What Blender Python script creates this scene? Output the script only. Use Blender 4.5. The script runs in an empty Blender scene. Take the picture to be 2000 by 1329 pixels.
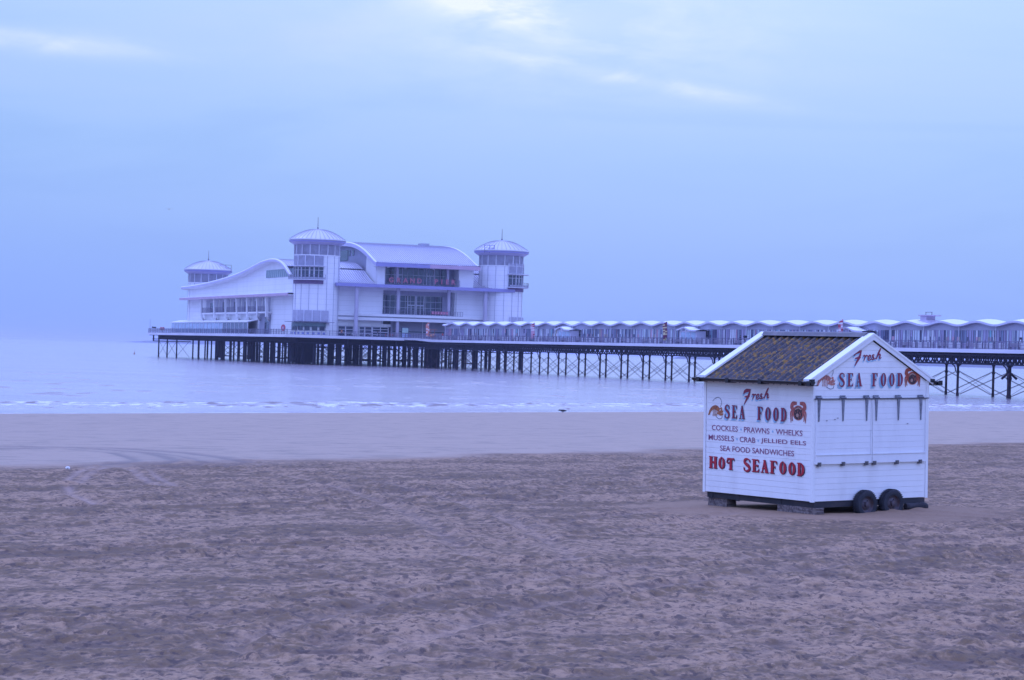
import bpy, bmesh, math, random
import numpy as np
from mathutils import Vector, Matrix
random.seed(7); rng = np.random.default_rng(11)
sc = bpy.context.scene
col = sc.collection
R = math.radians

# ------------------------------------------------------------------ camera
CAM_H = 2.8
cam_d = bpy.data.cameras.new('camera'); cam = bpy.data.objects.new('camera', cam_d); col.objects.link(cam)
cam_d.sensor_width = 23.6; cam_d.lens = 23.6 * 4661 / 2000.0
cam_d.clip_start = 0.1; cam_d.clip_end = 60000
ROLL = R(1.66); PITCH = math.atan(23.3 / 4661.0)
cam.location = (0, 0, CAM_H)
cam.matrix_world = Matrix.Translation((0, 0, CAM_H)) @ Matrix.Rotation(R(90) + PITCH, 4, 'X') @ Matrix.Rotation(ROLL, 4, 'Z')
sc.camera = cam

# ------------------------------------------------------------------ sky, sun, exposure
W = bpy.data.worlds.new('World'); sc.world = W; W.use_nodes = True
SUN_EL, SUN_AZ = 24.0, 4.0          # azimuth clockwise from +Y
class NG:
    """small node helper"""
    def __init__(s, tree): s.t = tree; s.n = tree.nodes; s.l = tree.links
    def node(s, typ, inputs=None, **kw):
        n = s.n.new(typ)
        for k, v in kw.items(): setattr(n, k, v)
        for k, v in (inputs or {}).items():
            if isinstance(v, bpy.types.NodeSocket): s.l.new(v, n.inputs[k])
            else: n.inputs[k].default_value = v
        return n
    def math(s, op, a, b=0.0, c=None, clamp=False):
        n = s.n.new('ShaderNodeMath'); n.operation = op; n.use_clamp = clamp
        for i, v in enumerate((a, b) if c is None else (a, b, c)):
            if isinstance(v, bpy.types.NodeSocket): s.l.new(v, n.inputs[i])
            else: n.inputs[i].default_value = v
        return n.outputs[0]
    def mixc(s, f, a, b, blend='MIX'):
        n = s.n.new('ShaderNodeMix'); n.data_type = 'RGBA'; n.blend_type = blend
        for k, v in ((0, f), (6, a), (7, b)):
            if isinstance(v, bpy.types.NodeSocket): s.l.new(v, n.inputs[k])
            else: n.inputs[k].default_value = v if k == 0 or len(v) == 4 else tuple(v) + (1,)
        return n.outputs[2]
    def ramp(s, f, stops, interp='LINEAR'):
        n = s.n.new('ShaderNodeValToRGB'); n.color_ramp.interpolation = interp
        e = n.color_ramp.elements
        while len(e) < len(stops): e.new(0.5)
        for i, (p, c) in enumerate(stops):
            e[i].position = p; e[i].color = (c, c, c, 1) if isinstance(c, (int, float)) else tuple(c) + (1,)
        s.l.new(f, n.inputs[0]); return n.outputs[0]
    def noise(s, vec, scale, detail=4, rough=0.55, dist=0.0):
        n = s.node('ShaderNodeTexNoise', {'Scale': scale, 'Detail': detail, 'Roughness': rough, 'Distortion': dist})
        if vec is not None: s.l.new(vec, n.inputs['Vector'])
        return n.outputs['Fac']
    def maps(s, vec, scale=(1, 1, 1), rot=(0, 0, 0), loc=(0, 0, 0)):
        n = s.node('ShaderNodeMapping', {'Scale': scale, 'Rotation': rot, 'Location': loc}); s.l.new(vec, n.inputs['Vector']); return n.outputs[0]

g = NG(W.node_tree); g.n.clear()
sky = g.node('ShaderNodeTexSky', sky_type='NISHITA'); sky.sun_disc = False
sky.sun_elevation = R(SUN_EL); sky.sun_rotation = R(SUN_AZ); sky.air_density = 1.6; sky.dust_density = 3.0
tc = g.node('ShaderNodeTexCoord').outputs['Generated']
xyz = g.node('ShaderNodeSeparateXYZ', {0: tc})
X, Y, Z = xyz.outputs
el = g.math('ARCSINE', g.math('MAXIMUM', g.math('MINIMUM', Z, 1.0), -1.0))
eld = g.math('MULTIPLY', el, 57.2958)                       # elevation in degrees
az = g.math('MULTIPLY', g.math('ARCTAN2', X, Y), 57.2958)   # azimuth in degrees
# overcast cloud deck: brighter and whiter towards the zenith
elf = g.math('DIVIDE', eld, 90.0)
base = g.ramp(elf, [(0.0, (0.262, 0.43, 1.0)), (0.022, (0.274, 0.465, 0.99)), (0.053, (0.325, 0.545, 0.98)), (0.08, (0.405, 0.62, 1.0)), (0.14, (0.55, 0.78, 1.60)), (0.45, (0.84, 1.14, 2.85)), (1.0, (0.98, 1.30, 3.4))])
leftf = g.ramp(g.math('DIVIDE', g.math('ADD', az, 20.0), 40.0), [(0.15, 1.0), (0.6, 0.0)])
base = g.mixc(g.math('MULTIPLY', leftf, 0.5), base, g.mixc(1.0, base, (0.92, 0.93, 1.0), 'MULTIPLY'))
# streaky cloud sheets in azimuth / elevation
v2 = g.node('ShaderNodeCombineXYZ', {0: g.math('MULTIPLY', az, 0.16), 1: eld, 2: 0.0}).outputs[0]
v2r = g.maps(v2, rot=(0, 0, R(7)))
n1 = g.noise(v2r, 0.42, 7, 0.55, 0.8)
n2 = g.noise(g.maps(v2, scale=(3.2, 1.6, 1), rot=(0, 0, R(-8))), 0.6, 6, 0.6, 0.4)
high = g.ramp(elf, [(0.025, 0.0), (0.06, 0.45), (0.095, 1.0)])
sheet = g.math('MULTIPLY', g.ramp(n1, [(0.42, 0.0), (0.72, 1.0)]), high)
dark = g.math('MULTIPLY', g.ramp(n1, [(0.3, 1.0), (0.5, 0.0)]), 0.55)
c1 = g.mixc(dark, base, g.mixc(1.0, base, (0.86, 0.89, 0.95), 'MULTIPLY'))
c2 = g.mixc(g.math('MULTIPLY', sheet, 0.35), c1, (0.55, 0.66, 1.03))
# the thin bright break in the cloud in front of the sun
def gauss(a0, e0, sa, se, slope=0.0):
    da = g.math('SUBTRACT', az, a0)
    de = g.math('SUBTRACT', g.math('SUBTRACT', eld, e0), g.math('MULTIPLY', da, slope))
    q = g.math('ADD', g.math('POWER', g.math('ABSOLUTE', g.math('DIVIDE', da, sa)), 2.0), g.math('POWER', g.math('ABSOLUTE', g.math('DIVIDE', de, se)), 2.0))
    return g.math('EXPONENT', g.math('MULTIPLY', q, -1.0))
rag = g.ramp(n2, [(0.38, 0.0), (0.68, 1.0)])
gl = g.math('ADD', g.math('MULTIPLY', gauss(-0.5, 8.15, 1.6, 0.36, -0.16), 1.5), g.math('MULTIPLY', gauss(2.6, 6.6, 2.9, 0.17, -0.15), 0.85))
gl = g.math('ADD', gl, g.math('MULTIPLY', gauss(1.2, 7.9, 5.0, 1.5), 0.55))
gl = g.math('ADD', gl, g.math('MULTIPLY', gauss(-11.5, 6.95, 3.4, 0.26, -0.02), 0.65))
gl = g.math('MULTIPLY', gl, g.math('ADD', g.math('MULTIPLY', rag, 0.85), 0.25), clamp=True)
c3 = g.mixc(gl, c2, (0.82, 0.91, 1.12))
skyc = g.mixc(1.0, sky.outputs[0], (0.04, 0.055, 0.13), 'MULTIPLY')
colr = g.mixc(0.93, skyc, c3)
bg = g.node('ShaderNodeBackground', {'Color': colr, 'Strength': 1.0})
g.l.new(bg.outputs[0], g.node('ShaderNodeOutputWorld').inputs[0])

sun_d = bpy.data.lights.new('sun', 'SUN'); sun_d.energy = 0.75; sun_d.angle = R(28); sun_d.color = (0.42, 0.53, 1.0)
sun = bpy.data.objects.new('sun', sun_d); col.objects.link(sun)
sd = Vector((math.sin(R(SUN_AZ - 60)) * math.cos(R(48)), math.cos(R(SUN_AZ - 60)) * math.cos(R(48)), math.sin(R(48))))
sun.rotation_euler = sd.to_track_quat('Z', 'Y').to_euler()
vs = sc.view_settings; vs.view_transform = 'Standard'; vs.look = 'None'; vs.exposure = 0.0; vs.gamma = 1.0
sc.cycles.max_bounces = 8; sc.cycles.volume_bounces = 1

# ------------------------------------------------------------------ helpers
def tag(o, label=None, cat=None, group=None, kind=None):
    if label: o['label'] = label
    if cat: o['category'] = cat
    if group: o['group'] = group
    if kind: o['kind'] = kind
    return o
def empty(name, loc=(0, 0, 0), rz=0.0, label=None, cat=None, group=None):
    o = bpy.data.objects.new(name, None); col.objects.link(o); o.location = loc; o.rotation_euler = (0, 0, rz)
    return tag(o, label, cat, group)
def children(o): return [c for c in list(bpy.data.objects) if c.parent == o]
def copy_tree(o, parent=None, kids=None):
    c = o.copy(); col.objects.link(c)
    if parent: c.parent = parent
    for ch in (children(o) if kids is None else kids):
        copy_tree(ch, c)
    return c

class MB:
    def __init__(s): s.v = []; s.f = []; s.m = []
    def face(s, pts, m=0):
        b = len(s.v); s.v += [tuple(p) for p in pts]; s.f.append(list(range(b, b + len(pts)))); s.m.append(m)
    def box(s, x0, x1, y0, y1, z0, z1, m=0):
        if x0 > x1: x0, x1 = x1, x0
        if y0 > y1: y0, y1 = y1, y0
        if z0 > z1: z0, z1 = z1, z0
        b = len(s.v)
        s.v += [(x, y, z) for z in (z0, z1) for y in (y0, y1) for x in (x0, x1)]
        for q in ((0, 2, 3, 1), (4, 5, 7, 6), (0, 1, 5, 4), (2, 6, 7, 3), (0, 4, 6, 2), (1, 3, 7, 5)):
            s.f.append([b + i for i in q]); s.m.append(m)
    def prism(s, poly, axis, a, b_, m=0):
        """extrude a 2D polygon along an axis; poly gives the other two coordinates in order"""
        def P(u, v, w): return {'x': (w, u, v), 'y': (u, w, v), 'z': (u, v, w)}[axis]
        n = len(poly); k = len(s.v)
        s.v += [P(u, v, a) for u, v in poly] + [P(u, v, b_) for u, v in poly]
        for i in range(n):
            j = (i + 1) % n; s.f.append([k + i, k + j, k + n + j, k + n + i]); s.m.append(m)
        s.f.append([k + i for i in range(n)][::-1]); s.m.append(m)
        s.f.append([k + n + i for i in range(n)]); s.m.append(m)
    def tube(s, p, q, r, n=6, m=0, r2=None, cap=True):
        p, q = Vector(p), Vector(q); d = (q - p)
        if d.length < 1e-6: return
        d.normalize(); a = d.orthogonal().normalized(); b = d.cross(a); r2 = r if r2 is None else r2
        k = len(s.v)
        for c, rr in ((p, r), (q, r2)):
            for i in range(n):
                t = 2 * math.pi * i / n
                s.v.append(tuple(c + a * math.cos(t) * rr + b * math.sin(t) * rr))
        for i in range(n):
            j = (i + 1) % n; s.f.append([k + i, k + j, k + n + j, k + n + i]); s.m.append(m)
        if cap:
            s.f.append([k + i for i in range(n)][::-1]); s.m.append(m); s.f.append([k + n + i for i in range(n)]); s.m.append(m)
    def bar(s, p, q, w, h, m=0, up=(0, 0, 1)):
        p, q = Vector(p), Vector(q); d = (q - p).normalized(); u = Vector(up)
        a = d.cross(u)
        if a.length < 1e-4: a = d.orthogonal()
        a.normalize(); b = a.cross(d)
        k = len(s.v)
        for c in (p, q):
            for i, j in ((-1, -1), (1, -1), (1, 1), (-1, 1)): s.v.append(tuple(c + a * i * w / 2 + b * j * h / 2))
        for i in range(4):
            j = (i + 1) % 4; s.f.append([k + i, k + j, k + 4 + j, k + 4 + i]); s.m.append(m)
        s.f.append([k + 3, k + 2, k + 1, k]); s.m.append(m); s.f.append([k + 4, k + 5, k + 6, k + 7]); s.m.append(m)
    def grid(s, P, m=0, closed=False):
        """P: list of rows of points"""
        k = len(s.v); nr, nc = len(P), len(P[0])
        for r in P: s.v += [tuple(p) for p in r]
        for i in range(nr - 1):
            for j in range(nc if closed else nc - 1):
                jj = (j + 1) % nc
                s.f.append([k + i * nc + j, k + i * nc + jj, k + (i + 1) * nc + jj, k + (i + 1) * nc + j]); s.m.append(m)
    def lathe(s, prof, n=48, a0=0.0, a1=2 * math.pi, cx=0, cy=0, m=0):
        full = abs(a1 - a0 - 2 * math.pi) < 1e-6
        N = n if full else n + 1
        rows = [[(cx + r * math.cos(a0 + (a1 - a0) * i / n), cy + r * math.sin(a0 + (a1 - a0) * i / n), z) for i in range(N)] for r, z in prof]
        s.grid(rows, m, full)
    def arcbox(s, r0, r1, z0, z1, a0, a1, n=12, m=0, cx=0, cy=0):
        s.lathe([(r0, z0), (r1, z0), (r1, z1), (r0, z1), (r0, z0)], n, a0, a1, cx, cy, m)
        for a in (a0, a1):
            s.face([(cx + r * math.cos(a), cy + r * math.sin(a), z) for r, z in ((r0, z0), (r1, z0), (r1, z1), (r0, z1))], m)
    def build(s, name, mats, parent=None, smooth=False, fixn=True):
        me = bpy.data.meshes.new(name); me.from_pydata(s.v, [], s.f)
        if not isinstance(mats, (list, tuple)): mats = [mats]
        for m in mats: me.materials.append(m)
        me.polygons.foreach_set('material_index', s.m)
        if fixn and len(s.f) < 30000:
            bm = bmesh.new(); bm.from_mesh(me); bmesh.ops.remove_doubles(bm, verts=bm.verts, dist=1e-5) if smooth else None
            bmesh.ops.recalc_face_normals(bm, faces=bm.faces); bm.to_mesh(me); bm.free()
        if smooth:
            me.polygons.foreach_set('use_smooth', [True] * len(me.polygons))
            try: me.set_sharp_from_angle(angle=R(40))
            except Exception: pass
        me.update()
        o = bpy.data.objects.new(name, me); col.objects.link(o)
        if parent: o.parent = parent
        return o

MATS = {}
def mat(name, c, rough=0.6, metal=0.0, var=0.12, scale=1.5, bump=0.0, bscale=None, spec=0.5, c2=None, lo=0.35, hi=0.7, stretch=(1, 1, 1)):
    if name in MATS: return MATS[name]
    m = bpy.data.materials.new(name); m.use_nodes = True; t = NG(m.node_tree); b = m.node_tree.nodes['Principled BSDF']
    b.inputs['Roughness'].default_value = rough; b.inputs['Metallic'].default_value = metal
    b.inputs['Specular IOR Level'].default_value = spec
    oc = t.maps(t.node('ShaderNodeTexCoord').outputs['Object'], scale=stretch)
    nz = t.noise(oc, scale, 5, 0.6)
    d = c2 or tuple(max(0, x * (1 - var * 2)) for x in c)
    t.l.new(t.mixc(t.ramp(nz, [(lo, 0.0), (hi, 1.0)]), c, d), b.inputs['Base Color'])
    if bump:
        bn = t.node('ShaderNodeBump', {'Strength': bump, 'Distance': 0.02, 'Height': t.noise(oc, bscale or scale * 6, 4)})
        t.l.new(bn.outputs[0], b.inputs['Normal'])
    MATS[name] = m; return m

M_WHITE = mat('white_render', (0.78, 0.77, 0.80), 0.55, var=0.05, scale=0.15)
M_PANEL = mat('pale_grey_panel', (0.42, 0.42, 0.52), 0.5, var=0.06, scale=0.4)
M_GREYWALL = mat('grey_wall', (0.33, 0.33, 0.45), 0.6, var=0.08, scale=0.3)
M_COLUMN = mat('column_paint', (0.50, 0.46, 0.58), 0.5, var=0.05, scale=0.5)
M_ROOF = mat('standing_seam_metal', (0.62, 0.60, 0.68), 0.38, 0.25, var=0.05, scale=0.2)
M_SEAM = mat('roof_seam', (0.36, 0.34, 0.44), 0.5, 0.2, var=0.05)
M_PURPLE = mat('violet_fascia', (0.30, 0.28, 0.56), 0.4, var=0.05, scale=0.3)
M_LILAC = mat('lilac_fascia', (0.56, 0.52, 0.70), 0.45, var=0.05, scale=0.3)
M_PINK = mat('pinkish_fascia', (0.56, 0.38, 0.52), 0.5, var=0.08, scale=0.3)
M_GLASS = mat('dark_glazing', (0.06, 0.085, 0.14), 0.08, 0.0, var=0.3, scale=0.5, spec=0.9)
M_GLASS2 = mat('green_tinted_glazing', (0.16, 0.27, 0.30), 0.10, 0.0, var=0.2, scale=0.5, spec=0.9)
M_PALEGLASS = mat('pale_blue_glazing', (0.42, 0.55, 0.72), 0.15, 0.0, var=0.2, scale=0.4, spec=0.8)
M_FRAME = mat('window_frame', (0.66, 0.66, 0.76), 0.5, var=0.05)
M_LOUVRE = mat('louvre_grey', (0.46, 0.45, 0.56), 0.5, var=0.1, scale=1.0)
M_RAIL = mat('railing_steel', (0.22, 0.20, 0.30), 0.5, 0.2, var=0.15, scale=2)
M_RED = mat('red_letter_paint', (0.56, 0.17, 0.24), 0.5, var=0.1)
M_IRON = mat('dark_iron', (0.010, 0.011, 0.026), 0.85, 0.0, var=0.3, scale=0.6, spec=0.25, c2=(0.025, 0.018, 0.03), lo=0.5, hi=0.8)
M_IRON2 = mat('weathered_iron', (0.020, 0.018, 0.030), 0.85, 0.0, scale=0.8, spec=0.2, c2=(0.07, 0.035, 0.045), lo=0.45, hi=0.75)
M_DECK = mat('deck_boards', (0.30, 0.24, 0.22), 0.8, var=0.2, scale=0.6, stretch=(8, 0.5, 1))
M_DECKEDGE = mat('deck_edge_paint', (0.72, 0.70, 0.78), 0.55, var=0.1, scale=0.08, stretch=(1, 1, 6))
M_CANOPY = mat('canopy_membrane', (0.80, 0.80, 0.82), 0.5, var=0.03, scale=0.2)
M_FRIEZE = mat('lilac_grey_frieze', (0.42, 0.41, 0.54), 0.55, var=0.06, scale=0.2)
M_SLAT = mat('bench_slats', (0.42, 0.36, 0.44), 0.7, var=0.2, scale=1.0)

# ------------------------------------------------------------------ beach sand
NS = Vector((-0.78, 0.625, 0))        # horizontal direction down the beach towards the sea
def vnoise(x, y, seed=0):
    """smooth value noise on arrays"""
    xi = np.floor(x).astype(np.int64); yi = np.floor(y).astype(np.int64); xf = x - xi; yf = y - yi
    def h(a, b):
        n = (a * 374761393 + b * 668265263 + seed * 1442695041) & 0xFFFFFFFF
        n = ((n ^ (n >> 13)) * 1274126177) & 0xFFFFFFFF
        return ((n ^ (n >> 16)) & 0xFFFF) / 65535.0
    u = xf * xf * (3 - 2 * xf); v = yf * yf * (3 - 2 * yf)
    return (h(xi, yi) * (1 - u) + h(xi + 1, yi) * u) * (1 - v) + (h(xi, yi + 1) * (1 - u) + h(xi + 1, yi + 1) * u) * v
def fbm(x, y, o=4, seed=0):
    a = 0.5; s_ = 0; t = 0
    for i in range(o):
        s_ = s_ + a * vnoise(x * 2 ** i + 13.7 * i, y * 2 ** i + 7.1 * i, seed + i); t += a; a *= 0.5
    return s_ / t
def sstep(a, b, x):
    t = np.clip((x - a) / (b - a), 0, 1); return t * t * (3 - 2 * t)
HUT = (5.58, 43.71)
def sand_base(x, y):
    s_ = -0.78 * x + 0.625 * y
    d = np.maximum(s_ - 20, 0)
    return -0.0207 * d * d / (d + 6.0)
def seg_dist(x, y, pts):
    d = np.full(x.shape, 1e9)
    for (x0, y0), (x1, y1) in zip(pts[:-1], pts[1:]):
        vx, vy = x1 - x0, y1 - y0; t = np.clip(((x - x0) * vx + (y - y0) * vy) / (vx * vx + vy * vy), 0, 1)
        d = np.minimum(d, np.hypot(x - x0 - t * vx, y - y0 - t * vy))
    return d
TRACKS = [[(-20, 78), (-15.9, 74.6), (-14.0, 76.2), (-11.65, 73.0), (-10.4, 69.0), (-9.8, 66.5), (-9.9, 63.6), (-10.3, 61.5)],
          [(-20, 82), (-17.5, 77.4), (-13.1, 76.9), (-10.5, 73.5), (-8.9, 69.7), (-7.7, 65.7), (-8.0, 62.8), (-8.8, 60.5)],
          [(-10.5, 60.2), (-10.25, 56.8), (-9.6, 51.3)], [(-10.2, 60.3), (-9.85, 56.0), (-9.2, 51.3)], [(-9.4, 59.4), (-8.3, 54.4), (-7.4, 50.7)], [(-9.2, 60.5), (-7.95, 54.5), (-7.1, 50.7)], [(-9.2, 50), (-8.6, 47), (-7.4, 43)],
          [(5.7, 71.1), (2.1, 61.1), (-1.0, 53.3), (-4.1, 48.9), (-6.7, 45.4), (-9.1, 42.9), (-13, 40)], [(4.8, 60.5), (0.1, 49.5), (-2.8, 44.7), (-5.7, 41.3), (-7.8, 36.6), (-9, 31)],
          [(3.4, 43.9), (0.9, 38.2), (-1.4, 34.8), (-4.2, 33.0), (-6.5, 30.7), (-9, 29)], [(19, 84), (16.6, 77.0), (13.4, 69.1), (11.5, 64.6), (8, 60), (3, 56)],
          [(12, 42), (8.3, 38.0), (5.4, 35.1), (2.1, 30.8), (-0.5, 26.4), (-1.8, 22.4)], [(-7.8, 64.8), (-4.9, 58.6), (-2.5, 49.9), (-0.8, 41.1), (0.2, 33)], [(8.2, 45), (9.6, 44.3), (12, 42), (15, 41)]]
def build_sand():
    tan = np.concatenate([[-60, -20, -6, -2, -1, -.6, -.42, -.32, -.28], np.linspace(-.25, .25, 1150), [.28, .32, .42, .6, 1, 2, 6, 20, 60]])
    inv = np.linspace(1 / 16.0, 1 / 330.0, 860)
    ys = np.concatenate([[-260, -20, 4, 10, 13.0], 1 / inv])
    T, Yg = np.meshgrid(tan, ys); Xg = T * np.maximum(Yg, 6.0)
    s_ = -0.78 * Xg + 0.625 * Yg
    z = sand_base(Xg, Yg)
    dry = 1 - sstep(44.6, 49.4, s_ + 5.0 * (fbm(Xg / 3, Yg / 4, 4, 5) - .5))
    hx, hy = Xg - 6.6, Yg - 45.4
    hutd = np.hypot((hx + .7) * 0.70, (hy + .1) * 0.82)
    smooth = 1 - sstep(2.1, 2.8, hutd + 0.8 * (fbm(Xg, Yg, 3, 9) - .5))
    # the smooth skirt trails off to the right of the hut
    trail = (1 - sstep(0.15, 0.75, np.abs(hy + 0.1 - 0.0 * hx))) * sstep(0.5, 1.5, hx) * (1 - sstep(2.2, 4.4, hx))
    smooth = np.maximum(smooth, trail * 0.9)
    rough = dry * (1 - 0.85 * smooth)
    big = fbm(Xg / 3.2, Yg / 3.2, 4, 21) - .5
    mid = fbm(Xg / 0.42, Yg / 0.55, 4, 33) - .5
    fine = fbm(Xg / 0.15, Yg / 0.22, 3, 44) - .5
    lump = np.clip(vnoise(Xg / 0.13, Yg / 0.17, 91) - .45, 0, 1) * np.clip(vnoise(Xg / .9, Yg / 1.1, 92) * 2 - .5, 0, 1)
    # heel and hoof pits
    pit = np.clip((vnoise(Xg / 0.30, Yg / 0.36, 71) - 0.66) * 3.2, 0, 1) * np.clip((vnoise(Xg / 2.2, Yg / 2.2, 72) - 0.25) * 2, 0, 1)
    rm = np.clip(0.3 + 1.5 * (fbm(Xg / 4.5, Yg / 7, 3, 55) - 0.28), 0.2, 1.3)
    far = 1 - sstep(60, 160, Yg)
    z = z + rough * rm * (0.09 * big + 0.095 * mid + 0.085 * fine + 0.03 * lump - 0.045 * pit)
    z = z + (1 - dry) * (1 - sstep(105, 116, s_)) * (0.05 * (fbm(Xg / 9, Yg / 3.0, 4, 61) - .5) + 0.008 * mid)
    z = z + 0.07 * np.exp(-((hx - 1.3) ** 2 + (hy) ** 2) / 3.0) * dry
    z = z + 0.02 * smooth * (fbm(Xg / .5, Yg / .5, 3, 81) - .5)
    tr = np.zeros_like(z)
    for k, p in enumerate(TRACKS):
        d = seg_dist(Xg, Yg, p)
        if k < 2:
            a = np.exp(-(np.abs(d - .55) / 0.22) ** 2) + .25 * np.exp(-(d / .5) ** 2); tr = np.maximum(tr, a)
            z = z - 0.025 * a + 0.02 * np.exp(-((d - .85) / .2) ** 2)
        else:
            d = np.abs(d - (.75 if k > 6 else 0)); a = np.exp(-(d / (0.11 if k < 7 else .17)) ** 2) * (.55 + .45 * np.clip(fbm(Xg / .5, Yg / .5, 2, 100 + k) * 3 - 1, 0, 1)); tr = tr - (0.7 if k < 7 else .26) * a; z = z - 0.03 * a + 0.03 * np.exp(-((d - .3) / .12) ** 2)
    z = np.where(Yg < 0, z * 0 + 0.0, z)
    nr, nc = z.shape
    co = np.stack([Xg, Yg, z], -1).reshape(-1, 3).astype(np.float32)
    me = bpy.data.meshes.new('sand'); me.vertices.add(nr * nc); me.vertices.foreach_set('co', co.ravel())
    i = np.arange(nr - 1)[:, None] * nc + np.arange(nc - 1)[None]; i = i.ravel()
    q = np.stack([i, i + 1, i + nc + 1, i + nc], 1).astype(np.int32)
    me.loops.add(q.size); me.loops.foreach_set('vertex_index', q.ravel())
    me.polygons.add(len(q)); me.polygons.foreach_set('loop_start', np.arange(len(q), dtype=np.int32) * 4)
    me.polygons.foreach_set('use_smooth', np.ones(len(q), dtype=bool))
    me.update(calc_edges=True)
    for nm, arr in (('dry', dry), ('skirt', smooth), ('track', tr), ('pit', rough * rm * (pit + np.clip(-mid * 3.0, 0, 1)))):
        a = me.attributes.new(nm, 'FLOAT', 'POINT'); a.data.foreach_set('value', arr.astype(np.float32).ravel())
    m = bpy.data.materials.new('beach_sand'); m.use_nodes = True; t = NG(m.node_tree); b = m.node_tree.nodes['Principled BSDF']
    pos = t.node('ShaderNodeTexCoord').outputs['Object']
    A = lambda n: t.node('ShaderNodeAttribute', attribute_name=n).outputs['Fac']
    nl = t.noise(t.maps(pos, scale=(1, 0.8, 1)), 0.45, 5, 0.6, 0.3)
    nm_ = t.noise(t.maps(pos, scale=(1, 0.6, 1)), 4.6, 6, 0.68, 0.6)
    nf = t.noise(t.maps(pos, scale=(1, 0.7, 1)), 11.0, 6, 0.72)
    ns = t.noise(t.maps(t.maps(pos, rot=(0, 0, R(-38))), scale=(0.07, 0.75, 1)), 1.0, 5, 0.6, 0.4)
    mixn = t.math('ADD', t.math('ADD', t.math('MULTIPLY', nl, 0.28), t.math('MULTIPLY', ns, 0.27)), t.math('MULTIPLY', nm_, 0.45))
    pale, damp = (0.368, 0.226, 0.130), (0.164, 0.097, 0.047)
    dryc = t.mixc(t.ramp(mixn, [(0.455, 0.0), (0.535, 1.0)]), pale, damp)
    dryc = t.mixc(t.math('MULTIPLY', t.ramp(nf, [(0.36, 1.0), (0.52, 0.0)]), 0.75), dryc, (0.12, 0.078, 0.058))
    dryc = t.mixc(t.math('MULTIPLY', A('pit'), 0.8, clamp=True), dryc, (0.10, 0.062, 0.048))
    nk = t.noise(t.maps(pos, scale=(1, 0.5, 1)), 8.5, 4, 0.65, 0.4)
    dryc = t.mixc(t.math('MULTIPLY', t.ramp(nk, [(0.545, 0.0), (0.61, 1.0)]), 0.80), dryc, (0.068, 0.041, 0.034))
    dryc = t.mixc(t.math('MULTIPLY', A('skirt'), 0.85), dryc, t.mixc(nf, (0.33, 0.206, 0.122), (0.25, 0.154, 0.094)))
    wl = t.noise(t.maps(pos, scale=(0.8, 1.0, 1), rot=(0, 0, R(8))), 0.9, 8, 0.68, 0.5)
    wetc = t.mixc(t.ramp(wl, [(0.50, 0.0), (0.66, 1.0)]), (0.345, 0.222, 0.142), (0.205, 0.132, 0.082))
    cc = t.mixc(A('dry'), wetc, dryc)
    cc = t.mixc(t.math('MULTIPLY', A('track'), 0.85, clamp=True), cc, (0.15, 0.092, 0.066))
    cc = t.mixc(t.math('MULTIPLY', t.math('MULTIPLY', A('track'), -0.9), 1.0, clamp=True), cc, (0.38, 0.26, 0.20))
    t.l.new(cc, b.inputs['Base Color'])
    t.l.new(t.math('ADD', t.math('MULTIPLY', A('dry'), 0.42), 0.48), b.inputs['Roughness'])
    b.inputs['Specular IOR Level'].default_value = 0.35
    bn = t.node('ShaderNodeBump', {'Strength': 0.6, 'Distance': 0.02, 'Height': t.math('ADD', nf, nm_)}); t.l.new(bn.outputs[0], b.inputs['Normal'])
    me.materials.append(m)
    o = bpy.data.objects.new('sand', me); col.objects.link(o); tag(o, 'trampled beach sand in front, smoother damp sand towards the sea', 'beach', kind='structure')
build_sand()

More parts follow.
